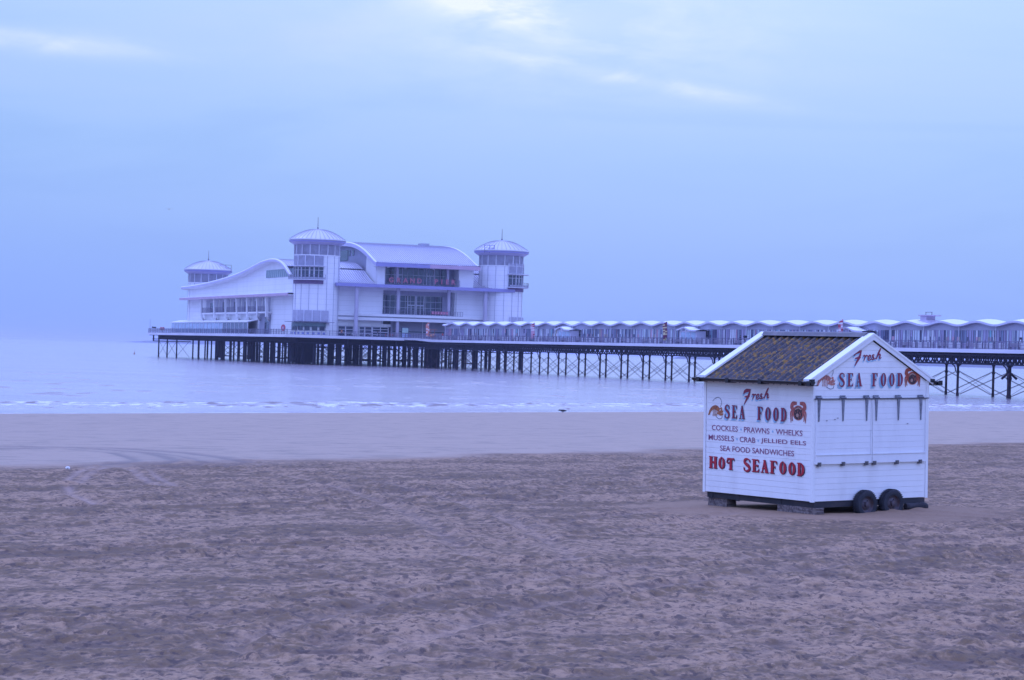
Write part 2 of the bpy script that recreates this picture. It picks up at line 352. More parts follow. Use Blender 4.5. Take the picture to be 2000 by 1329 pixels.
# ------------------------------------------------------------------ sea
SEA_Z = -1.84
def build_water():
    tan = np.concatenate([[-8, -3, -1.5, -.8, -.5, -.36, -.29], np.linspace(-.25, .25, 700), [.29, .36, .5, .8, 1.5, 3, 8]])
    ys = np.concatenate([[60], 1 / np.linspace(1 / 118.0, 1 / 5000.0, 700), [8000, 14000, 30000]])
    T, Yg = np.meshgrid(tan, ys); Xg = T * Yg
    s_ = -0.78 * Xg + 0.625 * Yg; al = 0.625 * Xg + 0.78 * Yg
    amp = 0.07 * sstep(118, 150, s_) * (1 - sstep(600, 2500, Yg)) + 0.01
    w = fbm(Xg / 7, Yg / 3.2, 4, 3) - .5
    z = SEA_Z + amp * w * 1.6
    # low muddy surf running in along the shore
    wob = 3.0 * (vnoise(al / 60, al * 0, 5) - .5) + 1.6 * (vnoise(al / 13, al * 0, 6) - .5)
    n1 = fbm(Xg / 0.6, Yg / 1.7, 4, 14); n2 = fbm(Xg / 0.8, Yg / 2.0, 4, 24); n3 = vnoise(al / 9, s_ / 3.0, 25)
    crest = np.zeros_like(z); foam = np.zeros_like(z)
    for k, (s0, wd_, st) in enumerate([(125.5, 1.9, 1.0), (130.5, 1.6, 0.85), (121.0, 1.0, 0.45)]):
        b_ = st * np.exp(-((s_ - s0 - wob) / wd_) ** 2) * np.clip(.55 + .8 * vnoise(al / 17 + 5 * k, al * 0 + .5, 40 + k), 0, 1.15)
        foam = np.maximum(foam, np.clip((n1 + b_ * .55 - .86) * 4.0, 0, .8)); crest = np.maximum(crest, np.clip((n2 + b_ * .40 - .76) * 6.0, 0, .9) * (n3 > .4))
        z = z + 0.20 * b_ * (.4 + n2)
    # scattered brown wavelets further out
    far_w = sstep(133, 140, s_) * (1 - sstep(215, 300, s_))
    pk = np.clip((fbm(Xg / 2.6, Yg / 5.0, 4, 77) + .25 * (vnoise(al / 30, s_ / 12, 78) - .5) - .735) * 8, 0, .6) * far_w
    crest = np.maximum(crest, pk); z = z + .12 * pk
    foam = foam * (1 - crest * .8)
    edge = np.exp(-((s_ - 115.4 - 2 * (vnoise(al / 20, al * 0, 31) - .5)) / 0.6) ** 2)
    foam = np.clip(np.maximum(foam, 0.30 * edge * (n1 > .5)), 0, 1)
    nr, nc = z.shape
    co = np.stack([Xg, Yg, z], -1).reshape(-1, 3).astype(np.float32)
    me = bpy.data.meshes.new('sea'); me.vertices.add(nr * nc); me.vertices.foreach_set('co', co.ravel())
    i = (np.arange(nr - 1)[:, None] * nc + np.arange(nc - 1)[None]).ravel()
    q = np.stack([i, i + 1, i + nc + 1, i + nc], 1).astype(np.int32)
    me.loops.add(q.size); me.loops.foreach_set('vertex_index', q.ravel())
    me.polygons.add(len(q)); me.polygons.foreach_set('loop_start', np.arange(len(q), dtype=np.int32) * 4)
    me.polygons.foreach_set('use_smooth', np.ones(len(q), dtype=bool)); me.update(calc_edges=True)
    for nm, arr in (('foam', foam), ('crest', crest)):
        a = me.attributes.new(nm, 'FLOAT', 'POINT'); a.data.foreach_set('value', arr.astype(np.float32).ravel())
    m = bpy.data.materials.new('muddy_sea_water'); m.use_nodes = True; t = NG(m.node_tree); b = m.node_tree.nodes['Principled BSDF']
    pos = t.node('ShaderNodeTexCoord').outputs['Object']
    A = lambda n: t.node('ShaderNodeAttribute', attribute_name=n).outputs['Fac']
    mud = t.noise(t.maps(pos, scale=(0.3, 1, 1)), 0.05, 4, 0.55)
    c = t.mixc(t.ramp(mud, [(0.4, 0.0), (0.62, 1.0)]), (0.44, 0.38, 0.40), (0.38, 0.315, 0.33))
    rp_ = t.noise(t.maps(pos, scale=(0.5, 1.0, 1)), 0.8, 7, 0.7, 0.5)
    c = t.mixc(t.math('MULTIPLY', t.ramp(rp_, [(0.5, 0.0), (0.68, 1.0)]), 0.5), c, (0.24, 0.17, 0.17))
    c = t.mixc(t.math('MULTIPLY', A('crest'), 0.85, clamp=True), c, (0.16, 0.10, 0.09))
    c = t.mixc(A('foam'), c, (0.80, 0.80, 0.82))
    t.l.new(c, b.inputs['Base Color'])
    t.l.new(t.math('ADD', 0.13, t.math('MULTIPLY', t.math('ADD', A('foam'), A('crest')), 0.4)), b.inputs['Roughness'])
    b.inputs['IOR'].default_value = 1.33
    h = t.math('ADD', t.noise(t.maps(pos, scale=(0.55, 1, 1)), 0.9, 6, 0.62), t.noise(pos, 0.12, 3))
    bn = t.node('ShaderNodeBump', {'Strength': 0.6, 'Distance': 0.25, 'Height': h}); t.l.new(bn.outputs[0], b.inputs['Normal'])
    me.materials.append(m)
    o = bpy.data.objects.new('sea', me); col.objects.link(o); tag(o, 'pale muddy sea with small breakers at the tide line', 'sea', kind='structure')
build_water()

# ------------------------------------------------------------------ far land
def ridge(name, pts, y, depth, label, c):
    """low hill with a rounded cross-section; pts = (x, height)"""
    mb = MB(); rows = []
    n = 14
    for x, h in pts:
        rows.append([(x, y + depth * (k / n), SEA_Z - 0.6 + (h + 0.6) * math.sin(math.pi * k / n) ** 0.7 if 0 < k < n else SEA_Z - 0.6) for k in range(n + 1)])
    mb.grid(rows)
    o = mb.build(name, c, None, True); tag(o, label, 'headland', kind='structure'); return o
M_LAND = mat('far_land', (0.07, 0.075, 0.09), 0.9, var=0.2, scale=0.004)
rr = random.Random(3)
ridge('headland', [(-1360 + 10 * i, 14 * math.sin(math.pi * min(1, i / 22.0) / 2) * (0.85 + 0.15 * rr.random()) + 0.2) for i in range(45)], 8200, 500, 'faint low headland on the horizon at the left end of the pier', M_LAND)
ridge('far_shore', [(380 + 40 * i, 9 + 7 * rr.random() if i else 0.1) for i in range(40)], 5200, 700, 'dark strip of far shore seen under the pier deck at the right', M_LAND)

# ------------------------------------------------------------------ PIER (local frame: x across, y out to sea, z = 0 at the pavilion deck)
TH = R(20.7); O = (-55.9, 592.0, 5.5)
def pier_root(name, label, cat, p=(0, 0, 0), group=None, rz=0.0):
    c, s = math.cos(TH), math.sin(TH)
    return empty(name, (O[0] + p[0] * c - p[1] * s, O[1] + p[0] * s + p[1] * c, O[2] + p[2]), TH + rz, label, cat, group)
NX0, NX1, NZ = 30.9, 38.6, -0.35
PX0, PX1, PY0, PY1 = 0.0, 69.0, 0.0, 163.0
NY0, NYR = -320.0, -21.0     # neck from far right to the foot of the ramp
pier = pier_root('pier', 'long iron pier on dark piles running out over the sea', 'pier')
d = MB()
d.box(PX0, PX1, PY0, PY1, -0.22, 0.0); d.prism([(NYR, NZ), (NYR, NZ - .2), (-9, -.2), (-0.004, -.2), (-0.004, -.001), (-9, -.001)], 'x', NX0, NX1); d.box(NX0, NX1, NY0, NYR - .004, NZ - 0.2, NZ)
d.build('deck', M_DECK, pier)
e = MB()
e.box(PX0 - .25, PX0, PY0 - .25, PY1 + .25, -0.62, 0.06); e.box(PX1, PX1 + .25, PY0 - .25, PY1 + .25, -0.62, 0.06)
e.box(PX0 + .002, NX0 - .26, PY0 - .25, PY0 - .004, -0.62, 0.058); e.box(NX1 + .26, PX1 - .002, PY0 - .25, PY0 - .004, -0.62, 0.058); e.box(PX0 + .002, PX1 - .002, PY1 + .002, PY1 + .25, -0.62, 0.058)
for x0, x1 in ((NX0 - .25, NX0 - .003), (NX1 + .003, NX1 + .25)):
    e.box(x0, x1, NY0, NYR, NZ - .5, NZ + .06); e.prism([(NYR, NZ - .5), (NYR, NZ + .06), (-9, .06), (-.26, .06), (-.26, -.5), (-9, -.5)], 'x', x0, x1)
e.build('deck_edge', M_DECKEDGE, pier)
# lattice girders under both edges of the neck, and round the platform
def lattice(mb, p, q, z0, z1, step, w=0.12, inner=True):
    p, q = Vector(p), Vector(q); L = (q - p).length; n = max(1, round(L / step)); dv = (q - p) / n
    a0 = Vector((0, 0, z0)); a1 = Vector((0, 0, z1))
    mb.bar(p + a1, q + a1, 0.35, 0.28); mb.bar(p + a0, q + a0, 0.35, 0.22)
    for i in range(n):
        u = p + dv * i; v = u + dv
        mb.bar(u + a0, v + a1, 0.10, w); mb.bar(u + a1, v + a0, 0.13, w)
        if i % 2 == 0: mb.bar(u + a0, u + a1, 0.12, 0.16, up=(1, 0, 0))
for x in (NX0 + .15, NX1 - .15):
    gm = MB(); lattice(gm, (x, NY0, 0), (x, -0.5, 0), NZ - 2.15, NZ - .85, 1.25, 0.16)
    gm.build('girder', M_IRON, pier)
gm = MB()
for i in range(int((NYR - NY0) / 2.6)):
    y = NY0 + 1 + i * 2.6; gm.bar((NX0 + .4, y, NZ - .62), (NX1 - .4, y, NZ - .62), 0.3, 0.7)
for x in (32.8, 34.7, 36.6): gm.box(x - .15, x + .15, NY0, NYR, NZ - 1.35, NZ - .98)
gm.build('cross_beam', M_IRON, pier)
gm = MB()
gm.box(.3, 68.7, .3, 162.7, -0.75, -0.24)
for x in np.arange(3, 68, 6.5): gm.box(x - .25, x + .25, 1.2, 161.0, -1.75, -0.76)
for y in list(np.arange(1.5, 120, 4.5)): gm.box(1.0, 68, y - .25, y + .25, -2.05, -1.76)
for y in (129, 142, 154, 161): gm.box(1.0, 68, y - .2, y + .2, -2.0, -1.76)
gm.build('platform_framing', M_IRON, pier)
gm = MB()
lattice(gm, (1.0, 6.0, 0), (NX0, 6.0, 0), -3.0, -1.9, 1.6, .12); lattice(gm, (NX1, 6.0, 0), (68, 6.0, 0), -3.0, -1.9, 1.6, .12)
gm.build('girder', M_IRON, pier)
# piles
WZ = SEA_Z - O[2]     # water level in pier frame
def pile_mesh(mb, x, y, ztop, r=0.19, cap=True, foot=WZ - 1.4):
    mb.tube((x, y, foot), (x, y, ztop), r, 8)
    if cap:
        mb.tube((x, y, ztop - .15), (x, y, ztop + .22), r * 1.25, 8, r2=r * 1.9)
        mb.tube((x, y, ztop - 1.3), (x, y, ztop - 1.05), r * 1.35, 8)
    mb.tube((x, y, WZ + .0), (x, y, WZ + .5), r * 1.2, 8)
bents = [-5.0, -16.0, -27.0, -38.0, -49.0, -60.0, -71.0, -81.5, -92.0, -103.0, -114.3, -125.7, -136.6, -147.3, -158.0, -168.6, -179.4, -190.2, -201.0, -212.5, -224.5, -237.0, -250.0, -263.5, -277.5, -291.5, -306.0]
ztop = NZ - 2.3
pm = MB(); pile_mesh(pm, 0, 0, ztop); pile0 = pm.build('pile', M_IRON2, pier, True)
pmf = MB(); pile_mesh(pmf, 0, 0, ztop, 0.30, True)
for k in range(4):
    a = k * math.pi / 2 + math.pi / 4; pmf.bar((0, 0, ztop - .9), (1.1 * math.cos(a), 1.1 * math.sin(a), ztop - 1.9), .3, .3)
pilef = pmf.build('pile', M_IRON2, pier, True); pilef.location = (31.55, bents[-3], 0)
first = True
for yi, y in enumerate(bents):
    for x in (31.55, 37.7):
        if first: o = pile0; first = False
        elif y == bents[-3] and x < 33: continue
        else:
            o = pile0.copy(); col.objects.link(o); o.parent = pier
        o.location = (x, y, 0)
# tie rods between piles of a row and across each bent: one brace part per bay
def rod(mb, p, q, r=0.045): mb.tube(p, q, r, 5)
zt, zb = ztop - .9, WZ + .25
for i in range(len(bents) - 1):
    y0, y1 = bents[i], bents[i + 1]
    for x in (31.55, 37.7):
        br = MB()
        big = y0 < -230
        for dx in (-.12, .12):
            rod(br, (x + dx, y0, zt), (x + dx, y1 + .5, zb), .032 if big else .028); rod(br, (x + dx, y1, zt), (x + dx, y0 - .5, zb), .032 if big else .028)
        br.build('brace', M_IRON2, pier)
    br = MB()
    rod(br, (31.55, y0, zt), (37.7, y0, zb), .025); rod(br, (37.7, y0, zt), (31.55, y0, zb), .025); br.build('cross_brace', M_IRON2, pier)
# arched brackets at the pile heads of the near row
for y in bents:
    ab = MB()
    for sgn in (-1, 1):
        pts = [(y + sgn * (0.25 + 1.0 * (1 - math.cos(t))), ztop - 1.0 + 1.0 * math.sin(t)) for t in np.linspace(0, math.pi / 2, 5)]
        for (a, b_), (c_, d_) in zip(pts[:-1], pts[1:]): ab.bar((31.3, a, b_), (31.3, c_, d_), .12, .14, up=(1, 0, 0))
    ab.build('bracket', M_IRON, pier)
# platform piles: the front and left rows as parts, the forest behind them as one stuff part
pz = -2.0
count = 0
pp = MB(); pile_mesh(pp, 0, 0, pz, 0.21, False); ppile = None
front = [(x, 2.0) for x in np.arange(1.5, 68, 6.2)] + [(1.5, y) for y in list(np.arange(9.0, 114, 7.6)) + [129.0, 142.0, 154.0]]
for (x, y) in front[:46]:
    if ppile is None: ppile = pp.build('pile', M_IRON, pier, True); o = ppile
    else: o = ppile.copy(); col.objects.link(o); o.parent = pier
    o.location = (x, y, 0)
fm = MB()
rp = random.Random(5)
for y in list(np.arange(8.0, 108, 8.6)):
    for x in np.arange(6.5, 67, 8.3):
        jx, jy = rp.uniform(-.9, .9), rp.uniform(-1.2, 1.2)
        fm.tube((x + jx, y + jy, WZ - 1), (x + jx, y + jy, pz), rp.uniform(.22, .46), 6)
        if rp.random() < .55:
            fm.tube((x + jx, y + jy, WZ + .6), (x + jx + 5, y + jy, pz - .4), .09, 4); fm.tube((x + jx + 5, y + jy, WZ + .6), (x + jx, y + jy, pz - .4), .09, 4)
        if rp.random() < .35: fm.bar((x + jx, y + jy, WZ + 1.2), (x + jx, y + jy + 7, WZ + 1.2), .25, .3)
for y in (129.0, 142, 154):
    for x in (14, 27, 40, 54, 67): fm.tube((x, y, WZ - 1), (x, y, pz), .26, 6)
for x in (12.5, 47): fm.box(x, x + 3.0, 30, 30.6, WZ + .3, pz)      # plank baffles deep under the platform
for y in (22, 66, 100): fm.box(8.0, 8.4, y, y + 4.0, WZ + .5, pz)
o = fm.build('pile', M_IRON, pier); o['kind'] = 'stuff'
fb = MB()
for (y0, y1) in zip([112.5, 129, 142], [129, 142, 154]):
    rod(fb, (1.5, y0, pz - .3), (1.5, y1, WZ + .4), .05); rod(fb, (1.5, y1, pz - .3), (1.5, y0, WZ + .4), .05)
fb.box(1.3, 1.7, 111, 162, -2.6, -2.35); fb.box(1.3, 1.7, 161.7, 162, -2.6, -.6)
fb.build('brace', M_IRON, pier)
# railings
def railing(mb, p, q, z, h=1.15, post=2.2, bars=0.32):
    p, q = Vector(p), Vector(q); L = (q - p).length; u = (q - p) / L
    for zz, r in ((h, .045), (h * .55, .025), (.12, .03)): mb.bar(p + Vector((0, 0, z + zz)), q + Vector((0, 0, z + zz)), r * 2, r * 2)
    n = max(1, round(L / post))
    for i in range(n + 1):
        c = p + u * (L * i / n); mb.bar(c + Vector((0, 0, z)), c + Vector((0, 0, z + h + .12)), .12, .12, up=(1, 0, 0))
    n = max(1, int(L / bars))
    for i in range(n):
        c = p + u * (L * (i + .5) / n); mb.bar(c + Vector((0, 0, z + .12)), c + Vector((0, 0, z + h)), .022, .022, up=(1, 0, 0))
rl = MB()
railing(rl, (NX0 + .1, NY0, 0), (NX0 + .1, NYR, 0), NZ + .06); rl.build('railing', M_RAIL, pier)
rl = MB(); railing(rl, (NX0 + .1, NYR, -.2), (NX0 + .1, 0.1, 0), .05)
railing(rl, (.1, .1, 0), (NX0, .1, 0), .06); railing(rl, (NX1, .1, 0), (68.8, .1, 0), .06); rl.build('railing', M_RAIL, pier)
rl = MB(); railing(rl, (.1, .1, 0), (.1, 162.9, 0), .06, 1.25, 2.6, .3); railing(rl, (.1, 162.9, 0), (40, 162.9, 0), .06); rl.build('railing', M_RAIL, pier)

# ------------------------------------------------------------------ covered walkway along the pier
BAY = 10.32; CX0, CX1 = 34.2, 37.9
walk = pier_root('covered_walkway', 'long white glazed walkway with a wavy scalloped roof along the pier deck', 'walkway', (0, 0, NZ))
y_end = -20.5; nb = 28
ph0 = -24.65 + BAY / 2 + 2.4       # phase of the wave
def wave(y): return 0.28 * math.cos(2 * math.pi * (y - ph0) / BAY)
rows = []
ys = [y_end - nb * BAY * i / (nb * 16) for i in range(nb * 16 + 1)]
for y in ys:
    row = []
    for k in range(11):
        t = k / 10.0; x = CX0 - .55 + t * (CX1 - CX0 + 1.1)
        row.append((x, y, 4.0 + wave(y) + 0.36 * math.sin(math.pi * t)))
    rows.append(row)
rm_ = MB(); rm_.grid(rows); rm_.build('roof', M_CANOPY, walk, True)
for x in (CX0 - .55, CX1 + .55):
    fs = MB()
    for a, b_ in zip(ys[:-1], ys[1:]):
        za, zb_ = 4.0 + wave(a), 4.0 + wave(b_); s0 = .012 if x < 35 else -.012
        fs.face([(x - s0 * 3, a, za + .04), (x - s0 * 3, b_, zb_ + .04), (x - s0 * 3, b_, zb_ - .26), (x - s0 * 3, a, za - .26)])
        fs.face([(x - s0 * 3, a, za + .04), (x - s0 * 3, b_, zb_ + .04), (x + .12, b_, zb_ + .03), (x + .12, a, za + .03)])
        fs.face([(x - s0 * 3, a, za - .26), (x - s0 * 3, b_, zb_ - .26), (x + .5 * (1 if x < 35 else -1), b_, zb_ - .26), (x + .5 * (1 if x < 35 else -1), a, za - .26)])
    fs.build('roof_edge', mat('roof_edge_paint', (0.60, 0.58, 0.72), 0.5, var=0.04), walk)
fz = MB()
for a, b_ in zip(ys[:-1], ys[1:]):
    fz.face([(CX0 + .05, a, 3.0), (CX0 + .05, b_, 3.0), (CX0 + .05, b_, 3.78 + wave(b_)), (CX0 + .05, a, 3.78 + wave(a))])
fz.box(CX0 + .06, CX0 + .25, ys[-1], ys[0], 2.9, 3.0); fz.box(CX1 - .2, CX1, ys[-1], ys[0], 0, 3.76)
fz.build('frieze', M_FRIEZE, walk)
rb = random.Random(12)
PC = [mat('walkway_glass_%s' % n, c, r, var=.12, scale=.5, spec=.6) for n, c, r in (
    ('pale', (0.62, 0.70, 0.80), .25), ('mid', (0.20, 0.24, 0.38), .2), ('lilac', (0.40, 0.36, 0.56), .4), ('dark', (0.06, 0.07, 0.15), .2),
    ('white', (0.74, 0.76, 0.86), .5), ('cyan', (0.25, 0.62, 0.74), .4), ('rose', (0.60, 0.34, 0.46), .5), ('ochre', (0.45, 0.38, 0.36), .5))]
for i in range(nb):
    yb = y_end - (i + 1) * BAY
    gb = MB(); y = yb + .1
    style = rb.choice([0, 1, 2])
    while y < yb + BAY - .1:
        w = rb.uniform(.35, .95); y2 = min(y + w, yb + BAY - .02)
        c = rb.choices(range(8), weights=([8, 3, 4, 1.5, 4, .3, .4, .2] if style != 1 else [3, 7, 5, 3, 1, .3, .3, .3]))[0]
        zb_ = 0.02 if rb.random() < .75 else 1.0
        gb.box(CX0 + .06, CX0 + .10, y + .03, y2 - .03, zb_, 2.89, c)
        if zb_ > .5: gb.box(CX0 + .06, CX0 + .12, y + .03, y2 - .03, .02, .99, 4 if rb.random() < .5 else 2)
        if rb.random() < .3: gb.box(CX0 + .045, CX0 + .055, y + .1, y2 - .1, 1.2, 1.9, rb.choice([4, 6, 7, 3, 1]))
        gb.box(CX0 + .0, CX0 + .14, y2 - .03, y2 + .03, .02, 2.9, 8)
        y = y2
    gb.build('glazing', PC + [M_RAIL], walk)
    po = MB(); yp = ph0 - BAY / 2 - BAY * i + 0.0
    po.tube((CX0 - .35, yp, 0), (CX0 - .35, yp, 3.72), .06, 6); po.build('post', M_FRAME, walk)

# things along the neck
bench0 = None
def bench():
    t = pier_root('bench', 'slatted bench backed against the pier railing', 'bench', (31.5, 0, NZ), 'slatted benches along the pier railing')
    s = MB()
    for k in range(4): s.box(.05 + k * .12, .14 + k * .12, -1.5, 1.5, .42, .46)
    s.build('seat', M_SLAT, t)
    s = MB()
    for k in range(4): s.box(-.06, -.02, -1.5, 1.5, .5 + k * .13, .58 + k * .13)
    s.build('backrest', M_SLAT, t)
    for yy in (-1.4, 1.4):
        s = MB(); s.box(-.05, .5, yy - .04, yy + .04, 0, .41); s.build('leg', M_RAIL, t)
    return t
def place(root, p):
    c, s = math.cos(TH), math.sin(TH)
    root.location = (O[0] + p[0] * c - p[1] * s, O[1] + p[0] * s + p[1] * c, O[2] + p[2])
b0 = bench(); bk = children(b0); nbn = 0
def panel():
    t = pier_root('windbreak_panel', 'white panel standing inside the pier railing between benches', 'panel', (31.25, 0, NZ), 'white windbreak panels along the pier railing')
    s = MB(); s.box(-.03, .03, -.62, .62, .12, .98); s.build('board', mat('windbreak_white', (0.70, 0.68, 0.76), .5, var=.06), t)
    s = MB(); s.box(-.05, .05, -.70, -.625, 0, 1.05); s.box(-.05, .05, .625, .70, 0, 1.05); s.build('frame', M_RAIL, t); return t
p0 = panel(); pk = children(p0); fp = True; fbn = True
rn = random.Random(9)
y = -24.0
while y > -300:
    if fbn: o = b0; fbn = False
    else: o = copy_tree(b0, kids=bk)
    place(o, (31.42, y - 1.6, NZ))
    yy = y - 3.6
    for k in range(rn.choice([2, 3, 3, 4])):
        if fp: o = p0; fp = False
        else: o = copy_tree(p0, kids=pk)
        place(o, (31.2, yy - .7, NZ)); yy -= 1.62
        if rn.random() < .25: yy -= .8
    y = yy - .5
def bin_(p, label, c):
    t = pier_root('litter_bin', label, 'bin', p)
    s = MB(); s.lathe([(0.0, 0), (.26, 0), (.30, .85), (.30, .9), (.24, .92)], 14); s.build('body', c, t, True)
    s = MB(); s.lathe([(.32, .93), (.32, .99), (.2, 1.12), (0.0, 1.16)], 14); s.build('lid', M_RAIL, t, True)
bin_((31.75, -270.5, NZ), 'ochre litter bin behind the railing at the far right of the pier', mat('ochre_paint', (.5, .33, .2), .6))
bin_((31.75, -275.0, NZ), 'grey litter bin behind the railing at the far right of the pier', M_GREYWALL)
bin_((31.75, -118.0, NZ), 'dark green litter bin behind the railing midway along the pier', mat('green_paint', (.06, .14, .13), .6))

def kiosk(y, label, w=7.6):
    t = pier_root('pier_kiosk', label, 'kiosk', (32.9, y, NZ), 'small wave-roofed kiosks on the pier')
    s = MB(); s.box(-.95, .95, -w / 2, w / 2, 0, 2.55); s.build('wall', mat('kiosk_wall', (.60, .58, .72), .5, var=.06), t)
    f = MB(); 
    for k in range(3):
        f.box(-1.0, -.952, -w / 2 + .5 + k * 2.3, -w / 2 + 2.3 + k * 2.3, 1.0, 2.3, 0); f.box(-1.04, -.99, -w / 2 + .42 + k * 2.3, -w / 2 + 2.38 + k * 2.3, .88, 1.0, 1)
    f.build('hatch', [M_GLASS2 if y < -180 else M_PALEGLASS, M_FRAME], t)
    rows = []
    for i in range(25):
        u = i / 24; yy = w / 2 + .5 - u * (w + 1.0)
        z = 2.72 + .50 * math.exp(-((u - .36) / .20) ** 2) - .14 * (u - .5)
        rows.append([(x, yy, z + .14 * (1 - (x / 1.4) ** 2)) for x in (-1.4, -.9, -.3, .3, .9, 1.4)])
    r = MB(); r.grid(rows); r.build('roof', M_CANOPY, t, True)
    r = MB()
    for a, b_ in zip(rows[:-1], rows[1:]):
        for k, xx in ((0, -1.43), (5, 1.43)): r.face([(xx, a[k][1], a[k][2] + .05), (xx, b_[k][1], b_[k][2] + .05), (xx, b_[k][1], b_[k][2] - .2), (xx, a[k][1], a[k][2] - .2)])
        r.face([(-1.43, a[0][1], a[0][2] + .05), (-1.43, b_[0][1], b_[0][2] + .05), (-1.30, b_[0][1], b_[0][2] + .03), (-1.30, a[0][1], a[0][2] + .03)])
    r.build('roof_edge', MATS['roof_edge_paint'], t)
kiosk(-104.5, 'small wave-roofed kiosk on the pier nearest the pavilion, pale blue hatches')
kiosk(-166.8, 'small wave-roofed kiosk on the pier, middle one of three')
kiosk(-229.8, 'small wave-roofed kiosk on the pier just above the seafood hut gable')

def feather_flag(p, h, label, cols, seed):
    t = pier_root('feather_flag', label, 'flag', p, rz=R(-75))
    s = MB(); s.tube((0, 0, 0), (0, 0, h * .96), .045, 6); s.build('pole', M_RAIL, t)
    r_ = random.Random(seed); s = MB(); n = 14; rows = []
    L = []; Rr = []
    for i in range(n + 1):
        u = i / n; z = h * (.18 + .82 * u)
        w = .95 * (1 - max(0, (u - .78) / .22) ** 2 * .75)
        L.append((0.03 + .05 * math.sin(5 * u), .04, z)); Rr.append((0.03 + .16 * math.sin(5 * u + 1), -w - .05 * math.sin(9 * u), z - .1))
    for i in range(n):
        ci = r_.randrange(len(cols)) if r_.random() < .6 else 0
        mid = [tuple((a + b_) / 2 for a, b_ in zip(L[j], Rr[j])) for j in (i, i + 1)]
        s.face([L[i], mid[0], mid[1], L[i + 1]], ci); s.face([mid[0], Rr[i], Rr[i + 1], mid[1]], r_.randrange(len(cols)) if r_.random() < .4 else ci)
    s.build('banner', cols, t)
C_OR = mat('flag_orange', (.78, .28, .22), .7); C_WH = mat('flag_white', (.85, .8, .82), .7); C_RD = mat('flag_red', (.50, .06, .10), .7); C_PK = mat('flag_pink', (.72, .40, .50), .7); C_YL = mat('flag_yellow', (.78, .66, .35), .7); C_DK = mat('flag_maroon', (.20, .04, .09), .7)
feather_flag((31.3, -17.5, -.2), 4.2, 'orange and white feather flag where the pier meets the pavilion', [C_OR, C_WH, C_PK], 1)
feather_flag((31.3, -89.0, NZ), 4.2, 'pink and white feather flag on the pier beside the second canopy wave', [C_PK, C_WH, C_RD], 2)
feather_flag((31.3, -158.6, NZ), 4.3, 'dark red and yellow feather flag beside the middle pier kiosk', [C_DK, C_RD, C_YL], 3)
feather_flag((31.3, -228.0, NZ), 4.6, 'pink feather flag on the pier beside the kiosk above the seafood hut', [C_PK, C_RD, C_WH], 4)

# coin telescope
t = pier_root('telescope', 'dark coin telescope on a post at the pier railing', 'telescope', (31.6, -191.5, NZ))
s = MB(); s.tube((0, 0, 0), (0, 0, 1.35), .09, 8); s.tube((0, 0, 0), (0, 0, .08), .25, 10); s.build('post', M_IRON, t, True)
s = MB(); s.tube((.1, .55, 1.62), (.0, -.5, 1.55), .17, 10, r2=.22); s.box(-.16, .16, -.2, .2, 1.35, 1.75); s.build('head', M_IRON, t)

